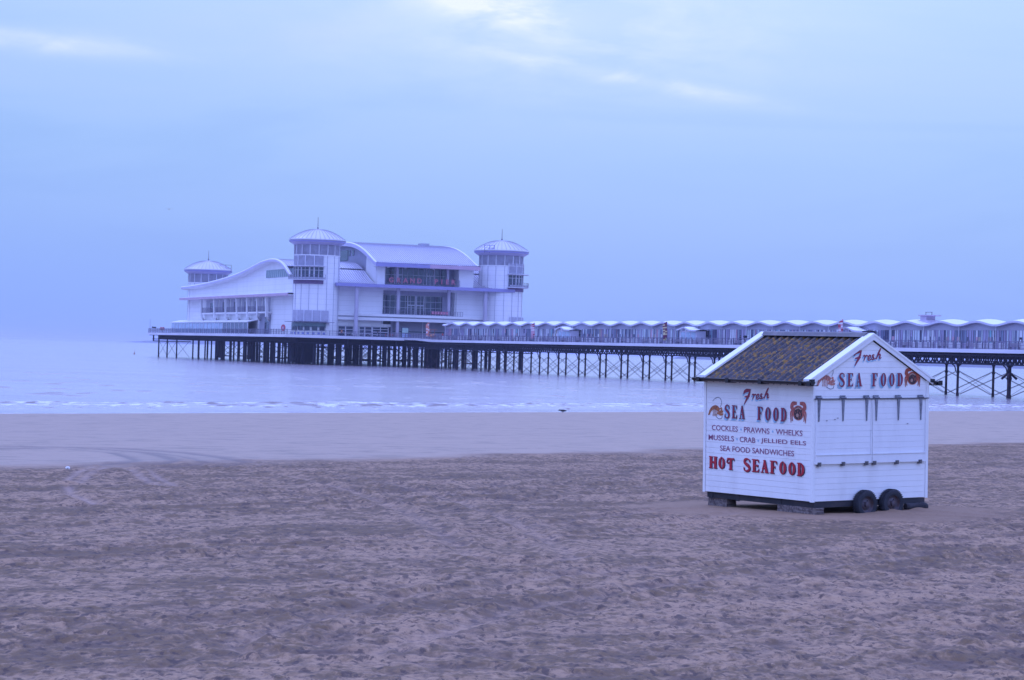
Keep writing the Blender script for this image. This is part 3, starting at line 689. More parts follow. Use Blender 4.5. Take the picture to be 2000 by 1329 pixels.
# ------------------------------------------------------------------ people on the pier
def person(p, label, top, legs, pose=0, rz=0.0):
    t = pier_root('person', label, 'person', p, rz=rz)
    V = {'pel': (0, 0, .95), 'sp': (0, 0, 1.15), 'ch': (0, .01, 1.38), 'nk': (0, .0, 1.50), 'hd': (0, -.02, 1.60), 'hd2': (0, -.01, 1.72)}
    st = .10 + .12 * (pose == 1)
    V.update(hl=(-.10, 0, .92), kl=(-.12, -st, .50), al=(-.12, .05 - st * .3, .08), tl=(-.13, -.15 - st * .3, .03),
             hr=(.10, 0, .92), kr=(.12, .02, .50), ar=(.12, .12 + st, .08), tr=(.13, -.05 + st, .03),
             sl=(-.19, 0, 1.42), el=(-.26, .03, 1.14), wl=(-.24, -.12, .90), gl=(-.23, -.16, .80), sr=(.19, 0, 1.42), er=(.26, .03, 1.14), wr=(.24, -.12, .92), gr=(.23, -.17, .82))
    if pose == 2: V.update(kl=(-.12, -.42, .50), al=(-.12, -.40, .08), tl=(-.12, -.56, .03), kr=(.12, -.42, .5), ar=(.12, -.42, .08), tr=(.12, -.58, .03))
    E_ = ['pel sp', 'sp ch', 'ch nk', 'nk hd', 'hd hd2', 'pel hl', 'hl kl', 'kl al', 'al tl', 'pel hr', 'hr kr', 'kr ar', 'ar tr', 'ch sl', 'sl el', 'el wl', 'wl gl', 'ch sr', 'sr er', 'er wr', 'wr gr']
    rad = dict(pel=.13, sp=.125, ch=.15, nk=.06, hd=.095, hd2=.085, hl=.10, kl=.065, al=.045, tl=.04, hr=.10, kr=.065, ar=.045, tr=.04, sl=.07, el=.045, wl=.032, gl=.035, sr=.07, er=.045, wr=.032, gr=.035)
    dz = -.47 if pose == 2 else 0
    ks = list(V); me = bpy.data.meshes.new('body')
    lowered = {'kl', 'al', 'tl', 'kr', 'ar', 'tr'}
    me.from_pydata([(V[k][0], V[k][1], V[k][2] + (dz if k not in lowered else 0)) for k in ks], [[ks.index(a) for a in e_.split()] for e_ in E_], [])
    for m in (top, legs, M_SKIN): me.materials.append(m)
    o = bpy.data.objects.new('body', me); col.objects.link(o)
    md = o.modifiers.new('skin', 'SKIN'); o.modifiers.new('sub', 'SUBSURF').levels = 1
    for k, vert in zip(ks, me.skin_vertices[0].data): vert.radius = (rad[k], rad[k])
    me.skin_vertices[0].data[0].use_root = True
    dg = bpy.context.evaluated_depsgraph_get(); nm = bpy.data.meshes.new_from_object(o.evaluated_get(dg)); bpy.data.objects.remove(o)
    nm.name = 'body'; nm.materials.clear()
    for m in (top, legs, M_SKIN): nm.materials.append(m)
    for pl in nm.polygons:
        c = pl.center
        pl.material_index = 2 if c.z > 1.51 + dz or c.z < .87 + dz and abs(c.x) > .2 and c.y < -.08 else (1 if c.z < .93 + dz else 0); pl.use_smooth = True
    o = bpy.data.objects.new('body', nm); col.objects.link(o); o.parent = t
    h = MB(); h.lathe([(0.001, 1.83), (.07, 1.81), (.108, 1.74), (.112, 1.66), (.10, 1.60)], 12, cy=.012); ho = h.build('hair', M_HAIR, t, True); ho.location.z = dz
M_SKIN = mat('skin', (.48, .30, .26), .6); M_HAIR = mat('dark_hair', (.03, .02, .02), .7)
NAVY = mat('navy_cloth', (.03, .04, .09), .8); BLACK = mat('black_cloth', (.02, .02, .03), .8); ORC = mat('orange_cloth', (.62, .24, .12), .8); WHC = mat('white_cloth', (.7, .7, .75), .8); REDC = mat('red_cloth', (.5, .07, .08), .8)
person((33.2, -186.5, NZ), 'person in dark clothes walking on the pier left of the telescope', NAVY, BLACK, 1, .4)
person((32.6, -278.6, NZ), 'person in a white top standing at the far right end of the pier', WHC, NAVY, 0, 1.2)
person((14.8, 2.2, 0), 'person in an orange top in front of the nearest pavilion tower', ORC, NAVY, 1, -.5)
person((24.6, 3.0, 0), 'person in dark clothes by the glass doors of the pavilion', BLACK, NAVY, 1, .9)
person((38.8, -6.0, -.1), 'person in red by the start of the covered walkway', REDC, BLACK, 0, .3)

# ------------------------------------------------------------------ PAVILION at the pier head
def wallmat(name, c, hs=1.25, vs_=None, ln=0.62):
    """painted panels with thin dark joints in object space (z courses, optional x/y joints)"""
    m = bpy.data.materials.new(name); m.use_nodes = True; t = NG(m.node_tree); b = m.node_tree.nodes['Principled BSDF']
    b.inputs['Roughness'].default_value = .5
    oc = t.node('ShaderNodeTexCoord').outputs['Object']; sx = t.node('ShaderNodeSeparateXYZ', {0: oc}).outputs
    def joint(v, period, w):
        f = t.math('FRACT', t.math('DIVIDE', v, period)); return t.math('LESS_THAN', f, w / period)
    j = joint(sx[2], hs, .07)
    if vs_:
        j = t.math('MAXIMUM', j, t.math('MULTIPLY', joint(t.math('ADD', sx[0], sx[1]), vs_, .08), 1.0))
    nz = t.noise(t.maps(oc, scale=(1, 1, .25)), .35, 4)
    base = t.mixc(t.ramp(nz, [(.4, 0.0), (.7, 1.0)]), c, tuple(x * .92 for x in c))
    t.l.new(t.mixc(j, base, tuple(x * ln for x in c)), b.inputs['Base Color']); return m
M_CLAD = wallmat('white_cladding_panels', (.83, .82, .86), 1.3, None, .78)
M_CLADV = wallmat('white_cladding_panels_jointed', (.83, .82, .86), 1.25, 3.1, .74)
M_GRID = wallmat('grey_metal_panels', (.38, .37, .50), 2.2, 2.8, .75)
pav = pier_root('pavilion', 'large white pier pavilion with domed corner towers and a curved metal roof', 'pavilion')

def tower(cx, cy, zs, ang, name, face=True):
    """zs: extra height offset of everything above the eaves line; ang: direction the balcony faces"""
    H = zs
    tw = MB(); RB = 5.75
    tw.lathe([(RB, 0), (RB, H - 3.35)], 56); tw.lathe([(RB + .12, H - 3.4), (RB + .12, H - 3.15)], 56)
    body = tw.build('tower', M_CLAD, pav, True); body.location = (cx, cy, 0)
    v = MB()
    for k in range(16):
        a = 2 * math.pi * (k + .5) / 16; v.bar(((RB + .03) * math.cos(a), (RB + .03) * math.sin(a), .1), ((RB + .03) * math.cos(a), (RB + .03) * math.sin(a), H - 3.35), .10, .10, up=(math.cos(a), math.sin(a), 0))
    v.build('panel_joint', M_PANEL, body)
    lv = MB(); lv.lathe([(RB - .05, H - 3.15), (RB - .05, H - .6)], 56, m=0)
    for k in range(28):
        z = H - 3.1 + k * .09; lv.lathe([(RB - .05, z), (RB + .02, z + .02), (RB - .05, z + .05)], 40, m=0)
    for k in range(16):
        a = 2 * math.pi * (k + .5) / 16; c, s = math.cos(a), math.sin(a)
        lv.bar((RB * c, RB * s, H - 3.15), (RB * c, RB * s, H - .6), .22, .24, 1, up=(c, s, 0))
    lv.build('louvre_band', [M_LOUVRE, M_FRAME], body)
    ev = MB(); ev.lathe([(RB - .1, H - .65), (RB + .3, H - .6), (7.0, H + .05)], 64, m=0); ev.lathe([(7.0, H + .05), (7.12, H + .08), (7.12, H + .42), (7.0, H + .45)], 64, m=1)
    ev.lathe([(7.0, H + .45), (7.25, H + .5), (7.25, H + .75), (7.0, H + .85)], 64, m=2)
    ev.build('eaves', [M_LILAC, M_PURPLE, M_ROOF], body, True)
    dm = MB(); pr = []
    for i in range(13):
        u = i / 12.0; r = 7.05 * (1 - u) + 1.1 * u; pr.append((r, H + .8 + 2.55 * math.sin(u * math.pi / 2 * .97) ** .92))
    pr += [(1.1, H + 3.42), (.9, H + 3.5), (.001, H + 3.56)]
    dm.lathe(pr, 64, m=0)
    for k in range(36):
        a = 2 * math.pi * k / 36
        for (r0, z0), (r1, z1) in zip(pr[0:12], pr[1:13]):
            dm.bar((r0 * math.cos(a), r0 * math.sin(a), z0 + .03), (r1 * math.cos(a), r1 * math.sin(a), z1 + .03), .07, .10, 1)
    dm.build('dome', [M_ROOF, M_SEAM], body)
    ms = MB(); ms.tube((0, 0, H + 3.4), (0, 0, H + 6.5), .10, 6, r2=.05); ms.tube((0, 0, H + 3.5), (0, 0, H + 3.9), .22, 8); ms.build('mast', M_RAIL, body)
    if not face: return body
    ca = ang
    def sect(r0, r1, z0, z1, h0, h1, m=0, mb=None): mb.arcbox(r0, r1, z0, z1, ca + h0, ca + h1, 10, m)
    q = R(46)
    # upper louvres
    lb = MB(); sect(RB + .02, RB + .1, 17.55, 20.1, -q, q, 0, lb)
    for k in range(14): lb.lathe([(RB + .1, 17.6 + k * .18), (RB + .2, 17.62 + k * .18), (RB + .1, 17.72 + k * .18)], 10, ca - q, ca + q, m=0)
    for k in range(5):
        a = ca - q + 2 * q * k / 4; c, s = math.cos(a), math.sin(a); lb.bar((c * (RB + .15), s * (RB + .15), 17.5), (c * (RB + .15), s * (RB + .15), 20.15), .2, .2, 1, up=(c, s, 0))
    lb.build('louvre', [M_LOUVRE, M_FRAME], body)
    cn = MB(); sect(RB, 7.35, 17.28, 17.45, -q * 1.05, q * 1.05, 0, cn); cn.build('balcony_canopy', M_FRAME, body)
    wn = MB(); sect(RB + .02, RB + .06, 14.1, 17.1, -q, q, 0, wn)
    wo = wn.build('window', M_GLASS, body)
    fr = MB()
    for k in range(9):
        a = ca - q + 2 * q * k / 8; c, s = math.cos(a), math.sin(a); w = .34 if k in (2, 3, 5, 6) else .12
        fr.bar((c * (RB + .1), s * (RB + .1), 14.1), (c * (RB + .1), s * (RB + .1), 17.2), w, .12, 0, up=(c, s, 0))
    for z in (16.3,): fr.arcbox(RB + .05, RB + .12, z, z + .1, ca - q, ca + q, 10)
    fr.build('frame', M_FRAME, wo)
    bl = MB(); sect(RB, 7.3, 13.85, 14.05, -q * 1.05, q * 1.05, 0, bl); sect(RB + .02, RB + .25, 12.9, 13.84, -q, q, 1, bl)
    bl.build('balcony', [M_FRAME, mat('maroon_band', (.20, .12, .26), .5)], body)
    br = MB()
    br.lathe([(7.22, 14.1), (7.22, 14.5)], 12, ca - q, ca + q, m=1)
    for z in (14.15, 14.6, 15.15): br.arcbox(7.2, 7.27, z, z + .06, ca - q * 1.04, ca + q * 1.04, 12)
    for k in range(13):
        a = ca - q * 1.03 + 2.06 * q * k / 12; br.tube((7.23 * math.cos(a), 7.23 * math.sin(a), 14.05), (7.23 * math.cos(a), 7.23 * math.sin(a), 15.2), .045, 5)
    br.build('balcony_railing', [M_RAIL, M_PANEL], body)
    q2 = R(56)
    lo = MB(); lo.arcbox(RB + .02, RB + .35, 3.55, 6.3, ca - q2 + .3, ca + q2 * .8 + .3, 12, 0)
    for k in range(6):
        a = ca - q2 + .3 + (1.8 * q2) * k / 5; c, s = math.cos(a), math.sin(a); lo.bar((c * (RB + .36), s * (RB + .36), 3.5), (c * (RB + .36), s * (RB + .36), 6.35), .22, .2, 1, up=(c, s, 0))
    lo.build('louvre', [M_LOUVRE, M_FRAME], body)
    cp = MB(); cp.arcbox(RB, RB + 2.0, 3.28, 3.40, ca - q2, ca + q2 + .2, 14); cp.build('shop_canopy', M_RAIL, body)
    sh = MB(); sh.arcbox(RB + .02, RB + .2, 2.05, 3.2, ca - q2, ca + q2, 14, 0)
    so = sh.build('shopfront', [M_GLASS2], body)
    sw = MB()
    for k in range(6):
        a = ca - q2 + 2 * q2 * (k + .15) / 6; sw.arcbox(RB + .05, RB + .24, 1.2, 2.35, a, a + R(13), 3, 0)
    sw.build('serving_window', M_GLASS, so)
    sl = MB(); sl.arcbox(RB + .02, RB + .5, .02, 1.05, ca - q2, ca + q2, 14, 0)
    for k in range(9):
        a = ca - q2 + 2 * q2 * (k + .3) / 9; sl.arcbox(RB + .5, RB + .52, .25, .8, a, a + R(6), 3, 1)
    sl.build('counter', [M_WHITE, mat('counter_blue_panel', (.30, .34, .70), .5)], so)
    return body
TM = (9.5, 8.0); TR = (59.4, 8.6); TL = (9.7, 126.0)
tower(*TM, 23.4, R(-135), 'm'); tower(*TR, 22.75, R(-45), 'r'); tower(*TL, 18.45, R(180), 'l', False)

# --- main hall walls
GY = 7.0     # front wall plane
hw = MB()
PROF = [(3.2, 13.35), (5, 13.6), (7.5, 14.2), (10, 15.1), (13, 16.35), (16, 17.6), (19, 18.55), (23, 19.3), (27.5, 19.6), (32, 19.6), (39.6, 19.2), (47.5, 18.3), (56, 17.35), (64, 16.6), (75, 15.8), (87, 15.15), (100, 14.6), (111, 14.25), (122, 13.98), (133, 13.9)]
for x in (4.6, 64.2):
    poly = [(p, z - .75) for p, z in PROF if 9 < p < 124]
    poly = [(9.5, 13.9)] + poly + [(124, 13.2), (124, 0.01), (9.5, 0.01)]
    hw.prism(poly, 'x', x, x + .4)
hw.box(5, 64.2, 124.2, 124.6, 0.01, 13.0)
hw.build('side_wall', M_CLAD, pav)
fw = MB()
fw.box(14.6, 26.7, GY, GY + .4, 3.45, 12.9); fw.box(46.8, 54.3, GY, GY + .4, 3.45, 12.9); fw.box(26.7, 46.8, GY, GY + .4, 4.4, 6.0); fw.box(26.7, 46.8, GY, GY + .4, 12.1, 12.9)
fw.box(26.7, 27.1, GY + .4, GY + 4, 6.0, 12.1); fw.box(46.4, 46.8, GY + .4, GY + 4, 6.0, 12.1)
fw.build('front_wall', M_CLAD, pav)
ug = MB(); ug.box(14.6, 29.2, GY - .1, GY + .3, 2.75, 3.45); ug.box(14.6, 15.2, GY - .1, GY + .3, .02, 2.75)
ug.build('shopfront_wall', M_CLADV, pav)
# ground-floor recess with grey panels
gr = MB(); gr.box(29.8, 46.0, GY + 1.5, GY + 1.9, .02, 4.3, 0); gr.box(29.3, 29.75, GY, GY + 1.9, .02, 4.3, 0); gr.box(30, 45.8, GY + 1.42, GY + 1.49, 1.55, 1.85, 1); gr.box(38.2, 38.4, GY + 1.35, GY + 1.5, .02, 4.3, 2)
gr.box(45.8, 60, GY + 1.2, GY + 1.6, .02, 4.3, 0)
gr.build('shutter_wall', [M_GREYWALL, M_GLASS, M_FRAME], pav)
# doors and windows along the ground floor left
def framed(x0, x1, z0, z1, y, nx, nz, name, depth=.12, mw=.09, glass=M_GLASS, parent=None, sub='pane'):
    f = MB()
    f.box(x0, x1, y - .06, y + depth, z1 - .14, z1); f.box(x0, x1, y - .06, y + depth, z0, z0 + .1)
    for k in range(nx + 1):
        x = x0 + (x1 - x0) * k / nx; f.box(x - mw, x + mw, y - .055, y + depth - .005, z0 + .101, z1 - .141)
    for k in range(1, nz):
        z = z0 + (z1 - z0) * k / nz; f.box(x0 + mw + .001, x1 - mw - .001, y - .05, y + depth - .01, z - mw * .7, z + mw * .7)
    o = f.build(name, M_FRAME, parent or pav)
    gp = MB(); gp.box(x0 + .02, x1 - .02, y + .02, y + .05, z0 + .02, z1 - .02); gp.build(sub, glass, o); return o
for x0, x1, n, nm in ((15.3, 17.2, 1, 'window'), (17.3, 19.3, 1, 'window'), (19.4, 20.6, 1, 'window'), (20.9, 22.3, 1, 'window'), (22.4, 24.2, 1, 'window'), (24.4, 28.6, 2, 'door')):
    framed(x0, x1, .03, 2.7, GY + .05, n, 3 if nm == 'window' else 4, nm, .12, .10)
# cornice ledge, bowed forward in the middle
def ledge(z0, z1, bow, base, name, m, x0=14.2, x1=60.0, yb=None):
    l = MB(); n = 24; yb = GY + .39 if yb is None else yb
    for i in range(n):
        xa, xb = x0 + (x1 - x0) * i / n, x0 + (x1 - x0) * (i + 1) / n
        fa, fb_ = [base - bow * math.sin(math.pi * (x - x0) / (x1 - x0)) for x in (xa, xb)]
        l.face([(xa, fa, z0), (xb, fb_, z0), (xb, fb_, z1), (xa, fa, z1)]); l.face([(xa, fa, z1), (xb, fb_, z1), (xb, yb, z1), (xa, yb, z1)]); l.face([(xa, fa, z0), (xb, fb_, z0), (xb, yb, z0), (xa, yb, z0)])
    for x in (x0, x1): l.face([(x, base, z0), (x, yb, z0), (x, yb, z1), (x, base, z1)])
    return l.build(name, m, pav)
ledge(4.25, 5.0, 1.6, 5.9, 'cornice', M_WHITE, yb=GY - .004); ledge(5.02, 5.3, 1.6, 6.15, 'cornice', M_PANEL, yb=GY - .004); ledge(5.32, 5.95, 1.6, 5.75, 'cornice', M_WHITE, yb=GY - .004)
# big columns
for x, r in ((19.0, .52), (53.6, .52)):
    c = MB(); c.tube((x, 3.9, .02), (x, 3.9, 12.9), r, 16); c.build('column', M_COLUMN, pav, True)
for x in (30.4, 44.0):
    c = MB(); c.tube((x, 5.1, .02), (x, 5.1, 4.2), .45, 14); c.tube((x, 5.1, 6.0), (x, 5.1, 12.9), .45, 14); c.tube((x, 6.4, 14.2), (x, 6.4, 18.6), .4, 14); c.build('column', M_COLUMN, pav, True)
# level 1 recess glazing
def glazed(x0, x1, z0, z1, y, nx, rows_, name, doors=(), gl_=None):
    o = framed(x0, x1, z0, z1, y, nx, 1, name, .14, .045, gl_ or M_GLASS)
    f = MB()
    for zz in rows_: f.box(x0 + .05, x1 - .05, y - .045, y - .01, zz - .05, zz + .05)
    for dx in doors:
        f.box(dx - .12, dx + .12, y - .12, y - .06, z0 + .1, z1 - .2); f.box(dx + 1.9, dx + 2.14, y - .12, y - .06, z0 + .1, z1 - .2); f.box(dx + .121, dx + 1.899, y - .12, y - .06, z0 + 2.3, z0 + 2.6)
        f.box(dx + .95, dx + 1.1, y - .11, y - .065, z0 + .1, z0 + 2.299)
    f.build('glazing_bar', M_FRAME, o)
glazed(27.1, 46.4, 6.1, 11.1, GY + 3.2, 14, (7.9, 9.5), 'window', (34.6, 37.0))
lt = MB(); lt.box(27.1, 46.4, GY + 3.1, GY + 3.5, 11.15, 12.9); lt.box(43.9, 46.39, GY + 2.8, GY + 3.09, 6.1, 11.14); lt.build('recess_wall', M_GRID, pav)
lf = MB(); lf.box(27.1, 46.4, GY + .4, GY + 3.5, 5.9, 6.0); lf.build('balcony_floor', M_PANEL, pav)
br = MB(); n = 30
for z, w in ((6.0, .06), (6.35, .04), (6.7, .04), (7.1, .08)):
    for i in range(n):
        xa, xb = 26.2 + 21.6 * i / n, 26.2 + 21.6 * (i + 1) / n
        fy = lambda x: 5.85 - 1.6 * math.sin(math.pi * (x - 14.2) / 45.8)
        br.bar((xa, fy(xa), z), (xb, fy(xb), z), w, w)
for i in range(n + 1):
    x = 26.2 + 21.6 * i / n; br.bar((x, fy(x), 5.95), (x, fy(x), 7.15), .07, .07, up=(1, 0, 0))
br.build('balcony_railing', M_RAIL, pav)
rs = MB()
for i in range(6):
    x = 39.2 + i * .78; rs.box(x, x + .55, fy(x) - .15, fy(x) - .08, 6.35, 7.05, 0)
    rs.box(x + .18, x + .36, fy(x) - .17, fy(x) - .152, 6.5, 6.85, 1)
rs.build('sign_panel', [mat('red_sign', (.60, .16, .26), .5), M_PINK], pav)
# eaves band across the front and its metal skirt roof
eb = MB(); 
eb.prism([(2.6, 12.65), (2.6, 13.45), (3.4, 13.46), (GY + .39, 12.95), (GY + .39, 12.93)], 'x', 13.2, 61.2)
eb.build('eaves_band', M_PURPLE, pav)
ee = MB()
ee.box(4.0, 15.4, 2.2, 3.0, 12.5, 13.3)
roof = MB()
def prof_z(y):
    for (a, za), (b_, zb_) in zip(PROF[:-1], PROF[1:]):
        if a <= y <= b_: return za + (zb_ - za) * (y - a) / (b_ - a)
    return PROF[-1][1]
yy = [p for p, z in PROF]; yf = []
for a, b_ in zip(yy[:-1], yy[1:]): yf += [a + (b_ - a) * k / 3 for k in range(3)]
yf.append(yy[-1])
def smooth_z(y):
    return sum(prof_z(max(3.2, min(133, y + dy))) for dy in (-1.2, 0, 1.2)) / 3
def strip(x0, x1, ya, yb):
    ys_ = [y for y in yf if ya <= y <= yb]
    n = max(1, round((x1 - x0) / 3))
    roof.grid([[(x0 + (x1 - x0) * k / n, y, smooth_z(y)) for k in range(n + 1)] for y in ys_], 0)
    roof.grid([[(x0 + (x1 - x0) * k / n, y, smooth_z(y) - .3) for k in range(n + 1)] for y in ys_], 0)
    x = x0 + .3
    while x < x1:
        for a, b_ in zip(ys_[:-1], ys_[1:]): roof.bar((x, a, smooth_z(a) + .05), (x, b_, smooth_z(b_) + .05), .07, .14, 1)
        x += .62
strip(14.0, 24.2, 3.2, 15.9); strip(50.6, 60.9, 3.2, 15.9); strip(3.9, 24.2, 16.0, 50); strip(50.6, 65.0, 16.0, 50); strip(3.9, 65.0, 50.1, 133)
rf = roof.build('wing_roof', [M_ROOF, M_SEAM], pav)
ys_ = [y for y in yf if y >= 9.9]
for x, sg in ((3.1, 1), (65.8, -1)):
    fl = MB()
    for a, b_ in zip(ys_[:-1], ys_[1:]):
        za, zb_ = smooth_z(a), smooth_z(b_)
        fl.face([(x, a, za - .05), (x, b_, zb_ - .05), (x, b_, zb_ - .62), (x, a, za - .62)], 0)
        fl.face([(x, a, za - .05), (x, b_, zb_ - .05), (x + sg * .25, b_, zb_ + .22), (x + sg * .25, a, za + .22)], 1)
        fl.face([(x + sg * .25, a, za + .22), (x + sg * .25, b_, zb_ + .22), (x + sg * .8, b_, zb_ + .02), (x + sg * .8, a, za + .02)], 2)
        fl.face([(x, a, za - .62), (x, b_, zb_ - .62), (x + sg * 1.6, b_, zb_ - .9), (x + sg * 1.6, a, za - .9)], 1)
    fl.build('roof_edge', [M_LILAC, M_WHITE, M_ROOF], rf)
# upper hall and its barrel vault
VP = [(3.2, 18.35), (5, 18.85), (7.5, 19.75), (10, 20.6), (13, 21.6), (16, 22.4), (20, 23.3), (25, 24.0), (31, 24.45), (38, 24.6), (46, 24.3), (54, 23.2), (60, 21.5), (65, 19.0)]
def vz(y):
    for (a, za), (b_, zb_) in zip(VP[:-1], VP[1:]):
        if a <= y <= b_: return za + (zb_ - za) * (y - a) / (b_ - a)
    return VP[-1][1]
def vzs(y): return sum(vz(max(3.2, min(65, y + d_))) for d_ in (-1.5, 0, 1.5)) / 3
vy = [3.2 + 61.8 * i / 44 for i in range(45)]
vr = MB(); vr.grid([[(24.0 + 27.2 * k / 8, y, vzs(y) + .55) for k in range(9)] for y in vy], 0)
x = 24.4
while x < 51:
    for a, b_ in zip(vy[:-1], vy[1:]): vr.bar((x, a, vzs(a) + .60), (x, b_, vzs(b_) + .60), .07, .14, 1)
    x += .55
vr_o = vr.build('vault_roof', [M_ROOF, M_SEAM], pav)
for x, sg in ((23.6, 1), (51.6, -1)):
    ve = MB()
    for a, b_ in zip(vy[:-1], vy[1:]):
        za, zb_ = vzs(a), vzs(b_)
        ve.face([(x, a, za + .5), (x, b_, zb_ + .5), (x, b_, zb_ - .45), (x, a, za - .45)], 1 if sg > 0 else 1)
        ve.face([(x, a, za + .5), (x, b_, zb_ + .5), (x + sg * .3, b_, zb_ + .72), (x + sg * .3, a, za + .72)], 0)
        ve.face([(x + sg * .3, a, za + .72), (x + sg * .3, b_, zb_ + .72), (x + sg * .7, b_, zb_ + .55), (x + sg * .7, a, za + .55)], 0)
        ve.face([(x, a, za - .45), (x, b_, zb_ - .45), (x + sg * 1.2, b_, zb_ - .6), (x + sg * 1.2, a, za - .6)], 0)
    ve.build('roof_edge', [M_WHITE, M_LILAC], vr_o)
vf = MB(); vf.box(23.6, 38.0, 2.9, 3.2, 18.0, 18.95, 0); vf.box(38.0, 51.6, 2.9, 3.2, 18.0, 18.95, 1); vf.box(23.62, 51.58, 3.21, 6.0, 18.0, 18.2, 2)
vf.build('eaves_band', [M_PURPLE, M_PINK, M_WHITE], vr_o)
vt = MB(); vt.box(43.2, 45.4, 26, 29, 24.3, 25.35); vt.build('roof_vent', M_PANEL, vr_o)
uw = MB()
uw.box(24.6, 26.7, 5.0, 5.4, 13.4, 18.4); uw.box(46.6, 50.6, 5.0, 5.4, 13.4, 18.4)
uw.build('front_wall', M_WHITE, pav)
for x, xr in ((24.6, 26.4), (50.3, 46.6)):
    uw = MB()
    poly = [(y, vzs(y) - .3) for y in vy if 5.4 < y < 15.5] + [(15.5, 14), (5.41, 12.9)]
    uw.prism(poly, 'x', x, x + .3); uw.box(xr, xr + .29, 5.41, 9.9, 13.5, 18.3); uw.build('upper_wall', M_WHITE, pav)
ue = MB()
for x in (25.2, 49.8):
    poly = [(y, vzs(y) - .3) for y in vy if 15.5 < y < 62] + [(62, 14), (15.6, 14)]
    ue.prism(poly, 'x', x, x + .3)
ue.build('gable_infill', M_GREYWALL, pav)
uv = MB(); uv.box(25.05, 25.19, 33, 41, 20.3, 23.0, 0)
for y in (27.5, 31.0): uv.box(25.05, 25.19, y, y + 1.4, 21.4, 22.9, 0)
uv.build('gable_window', [M_GLASS], pav)
M_GLASS3 = mat('upper_glazing', (0.11, 0.15, 0.22), 0.1, 0.0, var=0.3, scale=0.5, spec=0.9)
glazed(26.7, 44.4, 13.75, 18.2, 9.2, 12, (16.2,), 'window', (30.6, 39.2), M_GLASS3)
uu = MB(); uu.box(44.41, 46.6, 8.9, 9.3, 13.6, 18.25); uu.box(26.7, 46.6, 5.4, 9.2, 13.5, 13.58); uu.build('recess_wall', M_GREYWALL, pav)
br = MB()
for z, w in ((13.95, .05), (14.35, .04), (14.75, .04), (15.15, .08)): br.bar((26.9, 4.9, z), (46.8, 4.9, z), w, w)
for i in range(25):
    x = 26.9 + 19.9 * i / 24; br.bar((x, 4.9, 13.6), (x, 4.9, 15.2), .07, .07, up=(1, 0, 0))
br.build('balcony_railing', M_RAIL, pav)

def text_mesh(s, name, size, material, parent, bold=0.0, depth=0.0, sx=1.0):
    c = bpy.data.curves.new(name, 'FONT'); c.body = s; c.size = size; c.offset = bold; c.extrude = depth; c.align_x = 'CENTER'; c.align_y = 'CENTER'; c.space_character = 1.0; c.resolution_u = 4
    o = bpy.data.objects.new(name, c); col.objects.link(o); dg = bpy.context.evaluated_depsgraph_get()
    me = bpy.data.meshes.new_from_object(o.evaluated_get(dg)); bpy.data.objects.remove(o)
    me.materials.clear(); me.materials.append(material)
    o = bpy.data.objects.new(name, me); col.objects.link(o)
    if parent: o.parent = parent
    return o
for ch, x in zip('GRAND' + 'PIER', (28.3, 30.25, 32.1, 33.95, 35.8, 40.3, 41.85, 43.35, 44.95)):
    o = text_mesh(ch, 'sign_letter', 1.75, M_RED, pav, .04, .06); o.rotation_euler = (R(90), 0, 0); o.location = (x, 4.7, 14.65)
# lights under the eaves
for x in (27.2, 31.8, 39.2):
    l = MB(); l.tube((x, 4.2, 17.99), (x, 4.2, 17.8), .3, 10); l.build('downlight', M_CANOPY, pav)

# --- long left side
sb = MB(); sb.box(2.4, 4.59, 8.5, 130.5, 9.95, 10.2, 0); sb.box(2.2, 2.39, 8.5, 130.5, 9.9, 10.55, 1); sb.prism([(2.2, 10.55), (2.2, 10.62), (4.59, 11.0), (4.59, 10.55)], 'y', 8.5, 130.5)
sb.build('side_canopy', [M_WHITE, M_PINK], pav)
bands = MB(); bands.box(3.2, 4.59, 31.8, 108, 5.6, 6.0); bands.build('balcony_floor', M_WHITE, pav)
ys6 = [32.3, 41.5, 52.2, 63.5, 76.0, 89.5, 105.5]
for a, b_ in zip(ys6[:-1], ys6[1:]):
    g_ = MB(); g_.box(4.45, 4.58, a + 1.6, b_ - .4, 6.1, 9.7, 0)
    wo = g_.build('window', M_LOUVRE, pav)
    f = MB(); m_ = (a + b_) / 2
    f.box(4.36, 4.44, m_ - .9, m_ + 2.4, 6.2, 8.9, 0); f.build('pane', M_GLASS, wo)
    f = MB()
    for z in (6.05, 6.5, 6.95, 7.4): f.box(3.2, 3.28, a + .3, b_ - .3, z, z + .08)
    k = a + .5
    while k < b_ - .3: f.box(3.2, 3.28, k, k + .08, 6.0, 7.4); k += .8
    f.build('balcony_railing', M_RAIL, pav)
for y in ys6:
    c = MB(); c.bar((3.3, y, 4.6), (3.05, y, 9.9), .7, .75, up=(0, 1, 0)); c.bar((4.4, y + 1.8, 3.7), (3.3, y, 4.9), .5, .6, up=(0, 1, 0)); c.build('bracket_column', M_WHITE, pav)
# clerestory strip window under the crest of the side roof
sw_ = MB(); sw_.box(4.48, 4.59, 10.8, 38.5, 14.9, 16.9); so = sw_.build('window', M_GLASS2, pav)
f = MB()
for k in range(15): y = 10.8 + 27.7 * k / 14; f.box(4.42, 4.47, y - .09, y + .09, 14.85, 16.95)
f.build('frame', M_FRAME, so)
dr = MB(); dr.box(4.44, 4.58, 33.0, 44.0, .02, 5.3, 0); dr.box(4.36, 4.43, 34.0, 38.0, .02, 4.6, 1); dr.build('recess_wall', [M_GREYWALL, M_GLASS], pav)
